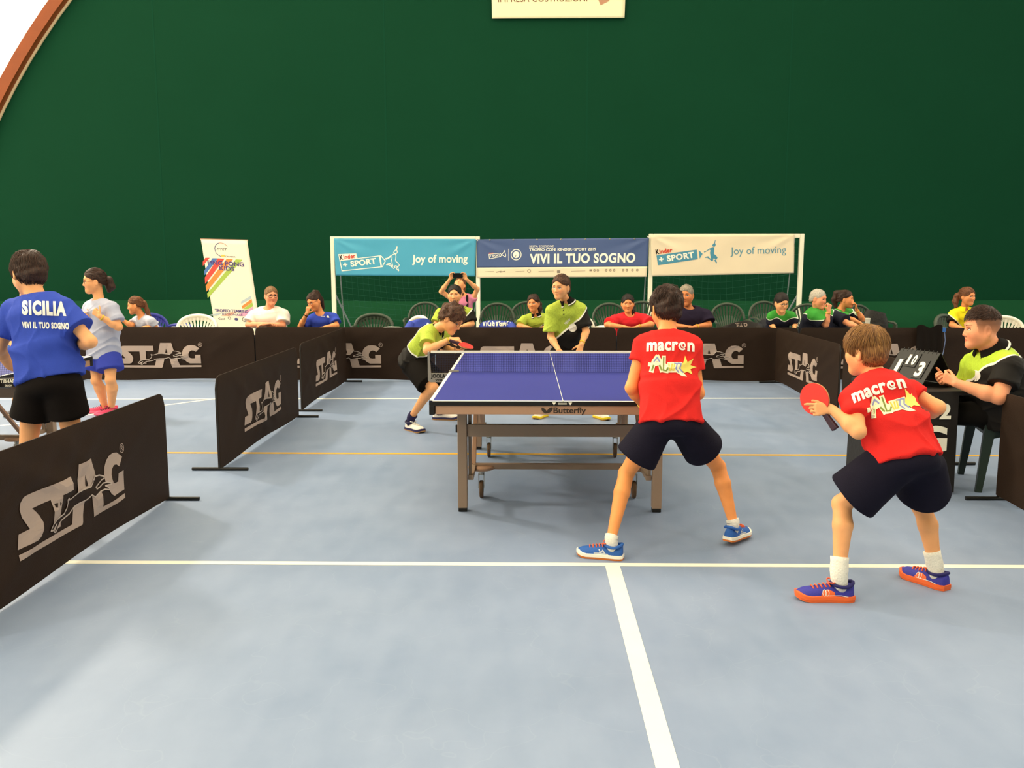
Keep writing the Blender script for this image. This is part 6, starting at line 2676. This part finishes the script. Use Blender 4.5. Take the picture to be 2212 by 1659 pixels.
shirt = P.shirt('#3A50B4', hem=.0, w=(.185, .172, .175), d=(.125, .12, .115), sleeve=.62, sr=(.068, .088), amp=.007, neckr=.062, ny=.012)
P.shorts('#171210', length=.46, r=(.094, .100), waist=.10, wr=(.145, .115))
dv = nrm(ray(97, 666))
rt, upx = vec(1, -.04, -.02), vec(0.03, 0, 1)
a = Ink()
a.text('SICILIA|x', 0, 0, .072, .252, -.01, 'c')
P.decal(a, 'back_lettering', M_WHITEDEC, W(96, 679, 5.0), rt, upx, dv, shirt, .012)
a = Ink()
a.text('VIVI IL TUO SOGNO|x', 0, 0, .033, .268, .0, 'c')
P.decal(a, 'back_motto', M_WHITEDEC, W(99, 709, 5.0), rt, upx, nrm(ray(98, 703)), shirt, .012)
for s, tv in (('L', (-.5, .8, 0)), ('R', (-.3, .9, 0))):
    P.shoe(s, tv, .255, '#2A2A30', '#15120F', '#E8E2D4', lace='#E8E2D4', sock_h=.05)

# ---------------------------------------------------------------- girl in the light blue shirt beyond the left table
J = dict(pel=W(223, 762, 9.0), neck=W(214, 650, 9.0), sR=W(196, 664, 9.13), sL=W(240, 666, 8.88), eL=W(256, 706, 8.84), wL=W(215, 683, 8.74), eR=W(183, 702, 9.08), wR=W(196, 690, 8.88),
         hL=W(237, 772, 8.94), hR=W(209, 772, 9.06), kL=W(239, 820, 8.88), kR=W(208, 822, 8.98), aL=W(241, 882, 9.0), aR=W(227, 880, 9.12))
P = Person('girl with glasses in light blue shirt standing beyond the left table', J, (W(203, 608, 8.98), (-.86, -.50, -.06), (0, 0, 1), 1.03), .98, 1.05, 'light', MG)
P.body(hands={'L': dict(d=(-.75, .05, .65), n=(-.1, .9, .2), t=(-.2, -.3, .8), L=.155, curls=(78, 82, 50)), 'R': dict(d=(-.6, -.3, .4), n=(0, -.5, .3), t=(0, .2, 1), L=.155, curls=(60, 60, 30))}, fat=1.12, calf=1.12)
P.hair('dark', .011, .118, (-.04, .02), True, .003, 90, tail=[(0, -.095, .02, .025), (.0, -.13, .0, .042), (.0, -.14, -.06, .045), (0, -.125, -.10, .02)])
shirt = P.shirt('#B7BACE', hem=.05, w=(.178, .178, .168), d=(.14, .135, .125), sleeve=.70, sr=(.068, .082), amp=.007, neckr=.060)
P.shorts('#3A46A8', length=.52, r=(.098, .112))
P.glasses(mat('glasses_brown', '#5A2A1C', .4), .0016)
P.band(J['wL'], J['eL'], M_YB, r=.029)
for s, tv in (('L', (-.6, -.75, 0)), ('R', (-.85, -.35, 0))):
    P.shoe(s, tv, .235, '#E8486E', '#C22E52', '#F06A8C', lace='#3A1A22', sock=None)

# ---------------------------------------------------------------- player at the far end of the left table, almost hidden
J = dict(pel=W(52, 772, 8.9), neck=W(58, 668, 8.85), sR=W(32, 682, 8.82), sL=W(82, 682, 8.85), eR=W(18, 728, 8.75), wR=W(38, 760, 8.6), eL=W(92, 728, 8.75), wL=W(70, 758, 8.6),
         hR=W(36, 782, 8.9), hL=W(70, 782, 8.9), kR=W(34, 830, 8.85), kL=W(76, 830, 8.85), aR=W(34, 885, 8.95), aL=W(78, 885, 8.95))
P = Person('person in blue shirt beyond the left table, almost hidden by the boy in royal blue', J, (W(62, 632, 8.75), (.1, -.95, -.25), (0, 0, 1), .98), .95, 1.0, 'light', BGR)
P.body(hands={'R': dict(d=(.6, -.5, -.2), n=(0, 0, -1), t=(.2, .6, 0), L=.15), 'L': dict(d=(-.6, -.5, -.2), n=(0, 0, -1), t=(-.2, .6, 0), L=.15)})
P.hair('dark', .015)
P.shirt('#4C72BC', hem=.06, sleeve=.85, sr=(.064, .085))
P.shorts('#1C2440')
for s in 'LR':
    P.shoe(s, (0, -1, 0), .24, '#4A4A55', '#15120F', '#E8E2D4', lace=None, sock=None)


# ---------------------------------------------------------------- seated spectators behind the back row
def seated(label, head, hh, fwd, neck, sR, sL, eR, wR, eL, wL, Y=12.1, skin='tan', m=1.0, build=1.0, face=0.0, hup=(0, 0, 1), hands=None, dwR=-.22, dwL=-.22, deR=-.08, deL=-.08, dn=0.0, hd=-.05, body=None, pelx=0.0, dsh=(0, 0), pz=.50, trousers='#23262E'):
    global J
    nk = W(*neck, Y + dn)
    q = nrm(vec(math.sin(face), -math.cos(face), 0))
    pel = np.array([nk[0] + pelx, Y + .12, pz])
    sdv = vec(q[1], -q[0], 0)          # own right
    J = dict(pel=pel, neck=nk, sR=W(*sR, Y + dn + dsh[0]), sL=W(*sL, Y + dn + dsh[1]))
    J['eR'] = W(*eR, Y + deR)
    J['eL'] = W(*eL, Y + deL)
    J['wR'] = W(*wR, Y + dwR)
    J['wL'] = W(*wL, Y + dwL)
    for s, g in (('R', 1), ('L', -1)):
        J['h' + s] = pel + sdv * g * .09
        J['k' + s] = J['h' + s] + q * .30 + sdv * g * .06
        J['k' + s][2] = .50
        J['a' + s] = np.array([J['k' + s][0], J['k' + s][1] + .02, .08])
    s_ = 1937.0 / Y
    P = Person(label, J, (W(*head, Y + dn + hd), fwd, hup, hh / s_ / .233), m, build, skin, BGR, base=pel)
    hands = hands or {}
    H = {}
    for s in 'LR':
        dflt = dict(d=nrm(J['w' + s] - J['e' + s]), n=(0, 0, -1), t=(-1 if s == 'L' else 1, 0, .3), L=.165 * m, curls=(25, 30, 20))
        dflt.update(hands.get(s, {}))
        H[s] = dflt
    P.body(hands=H, legs=False, **(body or {}))
    P.trousers(trousers, .014)
    for s in 'LR':
        MB_ = MB()
        c = J['a' + s]
        MB_.box((-.045, -.20, 0), (.045, .07, .06), Matrix.Translation(Vector((c[0], c[1], .002))) @ Matrix.Rotation(face, 4, 'Z'))
        o_ = P.mbuild(MB_, 'shoe', mat('dull_shoe', '#3A3A3E', .6), smooth=False)
        md = o_.modifiers.new('bevel', 'BEVEL')
        md.width = .02
        md.segments = 3
    return P


P = seated('man with glasses in white shirt sitting behind the back-row barrier', (586, 639), 39, (.50, -.85, -.03), (581, 668), (549, 682), (613, 680), (536, 702), (574, 700), (611, 703), (578, 703), m=1.08, build=1.1, skin='pink', body=dict(kid=False), hands={'R': dict(d=(.8, -.1, .1)), 'L': dict(d=(-.8, -.1, .1))}, dwR=-.24, dwL=-.20)
P.hair('sandy', .006, .106, (-.05, .005), True, .0015, 110, slen=.016, flow='fringe')
P.shirt('#F3EFE2', hem=.08, w=(.17, .17, .175), d=(.13, .13, .12), sleeve=.72, sr=(.07, .085))
P.glasses(M_FRAME, .002, .023, .016)

P = seated('girl with glasses in royal blue shirt resting her hand on her face', (679, 652), 38, (-.55, -.80, -.32), (692, 679), (668, 692), (721, 686), (649, 705), (663, 677), (727, 703), (702, 707), m=.98, skin='olive', hands={'R': dict(d=(.3, -.1, 1), n=(.2, 1, 0), t=(1, 0, .2), L=.15, curls=(35, 40, 25))}, hup=(-.25, 0, 1), dwR=-.20)
P.hair('dark', .011, .118, (-.03, .02), True, .0025, 100, tail=[(0, -.06, .115, .030), (.02, -.115, .09, .034), (.03, -.14, -.02, .036), (.03, -.12, -.14, .016)])
P.shirt('#3B4FB6', hem=.08, w=(.155, .155, .15), sleeve=.70, sr=(.062, .08))
small_logo(P, 697, 684, 12.0, .06, words='joma', blob=True, dx=.07, dz=.0)
P.glasses(M_FRAME, .0018)
P.band(J['wR'], J['eR'], M_BLKBAND, r=.027)

P = seated('woman in green and black polo seated directly behind the serving boy', (982, 637), 41, (-.05, -1, -.03), (984, 665), (951, 677), (1014, 677), (940, 703), (965, 708), (1020, 700), (994, 706), Y=12.3, skin='light', m=1.0, deL=-.05)
P.hair('black', .010, .120, (-.04, .0), True, .001, 60, flow='back')
shirt = P.shirt(m=M_POLO, hem=.08, w=(.165, .165, .165), d=(.13, .13, .12), sleeve=.75, sr=(.068, .085))
P.polo_collar(parent=shirt)
a = Ink()
a.disc(0, 0, .034)
P.decal(a, 'badge', M_WHITEDEC, W(992, 699, 12.1), (1, 0, 0), (0, 0, 1), nrm(ray(992, 699)), shirt, .03)

P = seated('woman in pink top raising a phone with both hands in front of the left goal', (993, 616), 33, (-.10, -.62, .78), (1000, 637), (980, 648), (1022, 646), (953, 630), (972, 603), (1031, 624), (1007, 603), Y=14.0, skin='light', m=1.0, dwR=-.25, dwL=-.25, deR=-.1, deL=-.1, pelx=.02, pz=.52,
           hands={'R': dict(d=(.35, -.1, 1), n=(.3, -.5, .2), t=(1, -.2, .1), L=.16, curls=(25, 40, 25)), 'L': dict(d=(-.35, -.1, 1), n=(-.3, -.5, .2), t=(-1, -.2, .1), L=.16, curls=(25, 40, 25))}, hd=.02)
P.hair('auburn', .014, .108, (-.06, .0), True, .004, 80, long=True, extra=[((.04, -.06, .02), (.05, -.08, -.12), .04, .03), ((-.04, -.06, .02), (-.05, -.08, -.12), .04, .03)])
P.shirt('#E88CA8', hem=.08, w=(.15, .14, .14), sleeve=.22, sr=(.055, .058), neckr=.075)
mb = MB()
mb.bar(P.J['sL'] * .45 + P.J['neck'] * .55 + vec(0, -.09, .03), P.J['pel'] + vec(.05, -.17, .15), .035, .006, (0, 1, 0))
P.mbuild(mb, 'bag_strap', M_BLKBAND, smooth=False)
pc = W(989, 595, 13.72)
t = thing('mobile_phone', 'black phone held up by the woman in pink', 'phone', pc)
MB().box((-.075, -.005, -.037), (.075, .005, .037)).build('phone_body', mat('phone_black', '#100E0E', .25), t, bevel=.005)
MB().box((-.066, .0052, -.031), (.066, .0062, .031)).build('phone_screen', mat('phone_glass', '#1A1C20', .1), t)
MB().lathe([(.006, 0), (.006, .002)], 12, 'y', (.055, -.0068, .02)).build('phone_lens', mat('lens_grey', '#3A3C40', .1), t)

P = seated('girl with pulled-back hair in green and black polo seated left of the standing girl', (1152, 655), 36, (-.28, -.95, -.05), (1158, 681), (1134, 690), (1180, 688), (1121, 704), (1143, 708), (1190, 704), (1170, 709), Y=12.25, skin='olive', m=.92)
P.hair('dark', .012, .116, (-.05, .0), True, .004, 90, tail=[(.03, -.08, .03, .035), (-.05, -.10, -.02, .045), (-.065, -.08, -.09, .04), (-.06, -.06, -.13, .02)])
shirt = P.shirt(m=M_POLO, hem=.08, w=(.155, .155, .15), sleeve=.80, sr=(.064, .08))
P.polo_collar(parent=shirt)

P = seated('girl in red shirt leaning on the back-row barrier', (1356, 656), 38, (-.05, -1, -.08), (1360, 681), (1330, 692), (1391, 690), (1311, 702), (1348, 706), (1408, 701), (1378, 706), Y=12.1, skin='olive', m=1.0, build=1.08, dwR=-.30, dwL=-.30, deR=-.18, deL=-.18)
P.hair('black', .011, .116, (-.05, .0), True, .003, 90, tail=[(-.02, -.08, .04, .03), (-.06, -.06, -.04, .032), (-.07, -.02, -.10, .028), (-.06, .0, -.14, .014)])
P.shirt('#E03038', hem=.08, w=(.17, .17, .165), sleeve=.72, sr=(.07, .09), neckr=.066)
small_logo(P, 1358, 684, 11.95, .07, dx=.11, dz=-.07)
P.band(J['wL'], J['eL'], M_YB, r=.028)

P = seated('old man with grey hair in dark shirt behind the red shirt player', (1482, 638), 43, (-.35, -.92, -.06), (1488, 668), (1457, 683), (1524, 681), (1450, 704), (1478, 705), (1532, 702), (1502, 706), Y=12.15, skin='deep', m=1.1, build=1.15, body=dict(kid=False, jaw=1.08))
P.hair('grey', .008, .110, (-.05, .0), True, .003, 100, slen=.022, flow='back')
P.shirt('#272032', hem=.08, w=(.175, .18, .175), d=(.15, .15, .13), sleeve=.72, sr=(.075, .092), neckr=.066)
small_logo(P, 1482, 676, 11.95, .08, dx=.12, dz=-.055)
P.band(J['wL'], J['eL'], M_YB, r=.031)

P = seated('boy with glasses in green and navy shirt leaning forward behind the right barrier', (1688, 655), 38, (.28, -.92, -.22), (1686, 676), (1667, 683), (1708, 682), (1667, 700), (1672, 708), (1717, 699), (1716, 708), Y=12.1, skin='light', m=.98, dn=-.12, hd=-.1, dwR=-.2, dwL=-.2)
P.hair('black', .011, .110, (-.055, .0), True, .002, 90, top=.008, slen=.025, flow='back')
P.shirt(m=M_JOMA, hem=.08, w=(.15, .15, .15), sleeve=.85, sr=(.058, .074))
small_logo(P, 1698, 691, 11.85, .07, words='joma', blob=False)
P.glasses(M_FRAME, .0018, .023, .014)

P = seated('grey-haired man in green and navy shirt with fist at his mouth', (1768, 646), 40, (.72, -.66, -.12), (1768, 671), (1757, 684), (1800, 682), (1784, 702), (1790, 672), (1835, 700), (1850, 704), Y=12.15, skin='pink', m=1.1, build=1.15, body=dict(kid=False, jaw=1.05), face=.9, dwR=-.25, deR=-.22, dsh=(-.16, .16), hands={'R': dict(d=(.1, -.1, 1), n=(-.3, .6, 0), t=(-1, -.1, .4), L=.175, curls=(70, 75, 45))})
P.hair('white', .005, .112, (-.05, .0), True, .001, 90, slen=.014, flow='back')
P.shirt(m=M_JOMA, hem=.10, w=(.18, .18, .175), d=(.16, .16, .13), sleeve=.72, sr=(.075, .092))
P.band(J['wR'], J['eR'], M_YB, r=.031)

P = seated('ponytailed girl in green and navy shirt resting her cheek on her hand', (1827, 647), 37, (.88, -.45, .03), (1815, 670), (1806, 682), (1840, 678), (1838, 690), (1858, 698), (1864, 690), (1850, 669), Y=12.6, skin='olive', m=.98, face=.9, dsh=(-.13, .13), dwL=-.1, deL=-.05, dwR=-.25, deR=-.2, hands={'L': dict(d=(-.2, -.1, 1), n=(-.9, 0, .1), t=(0, -.9, .3), L=.155, curls=(35, 45, 30))})
P.hair('dark', .011, .118, (-.03, .02), True, .003, 100, tail=[(0, -.06, .10, .03), (0, -.12, .085, .038), (0, -.145, -.0, .042), (0, -.13, -.10, .024)])
P.shirt(m=M_JOMA, hem=.08, w=(.16, .155, .15), sleeve=.75, sr=(.062, .08))
P.band(J['wL'], J['eL'], M_YB, r=.026)
small_logo(P, 1838, 679, 12.1, .07, words='joma', blob=False)

P = seated('girl with curly hair in yellow shirt sitting behind the umpire', (2090, 641), 37, (.42, -.90, -.02), (2082, 668), (2060, 678), (2106, 676), (2056, 702), (2075, 708), (2112, 702), (2095, 708), Y=12.4, skin='olive', m=.95)
P.hair('auburn', .013, .118, (-.04, .0), True, .004, 110, tail=[(.02, -.085, .05, .034), (.05, -.12, .0, .042), (.075, -.12, -.07, .04), (.085, -.10, -.14, .022)])
shirt = P.shirt(m=M_YPOLO, hem=.08, w=(.155, .155, .15), sleeve=.75, sr=(.062, .08))
P.polo_collar('#F2E21E', '#F2E21E', parent=shirt)

P = seated('girl with long ponytail in pale blue shirt leaning to the left behind the barrier', (292, 660), 37, (-.95, -.28, -.12), (308, 686), (297, 692), (326, 694), (284, 704), (262, 690), (335, 706), (310, 708), Y=12.3, skin='olive', m=.95, face=-.9, dsh=(.12, -.12), pelx=.10, dwR=-.05, deR=.0)
P.hair('auburn', .010, .118, (-.04, .02), True, .002, 90, tail=[(0, -.09, .05, .028), (.0, -.12, .02, .030), (.0, -.14, -.10, .030), (0, -.16, -.22, .024), (0, -.17, -.30, .012)])
P.shirt('#B9BCCC', hem=.08, w=(.155, .155, .15), sleeve=.70, sr=(.062, .08))
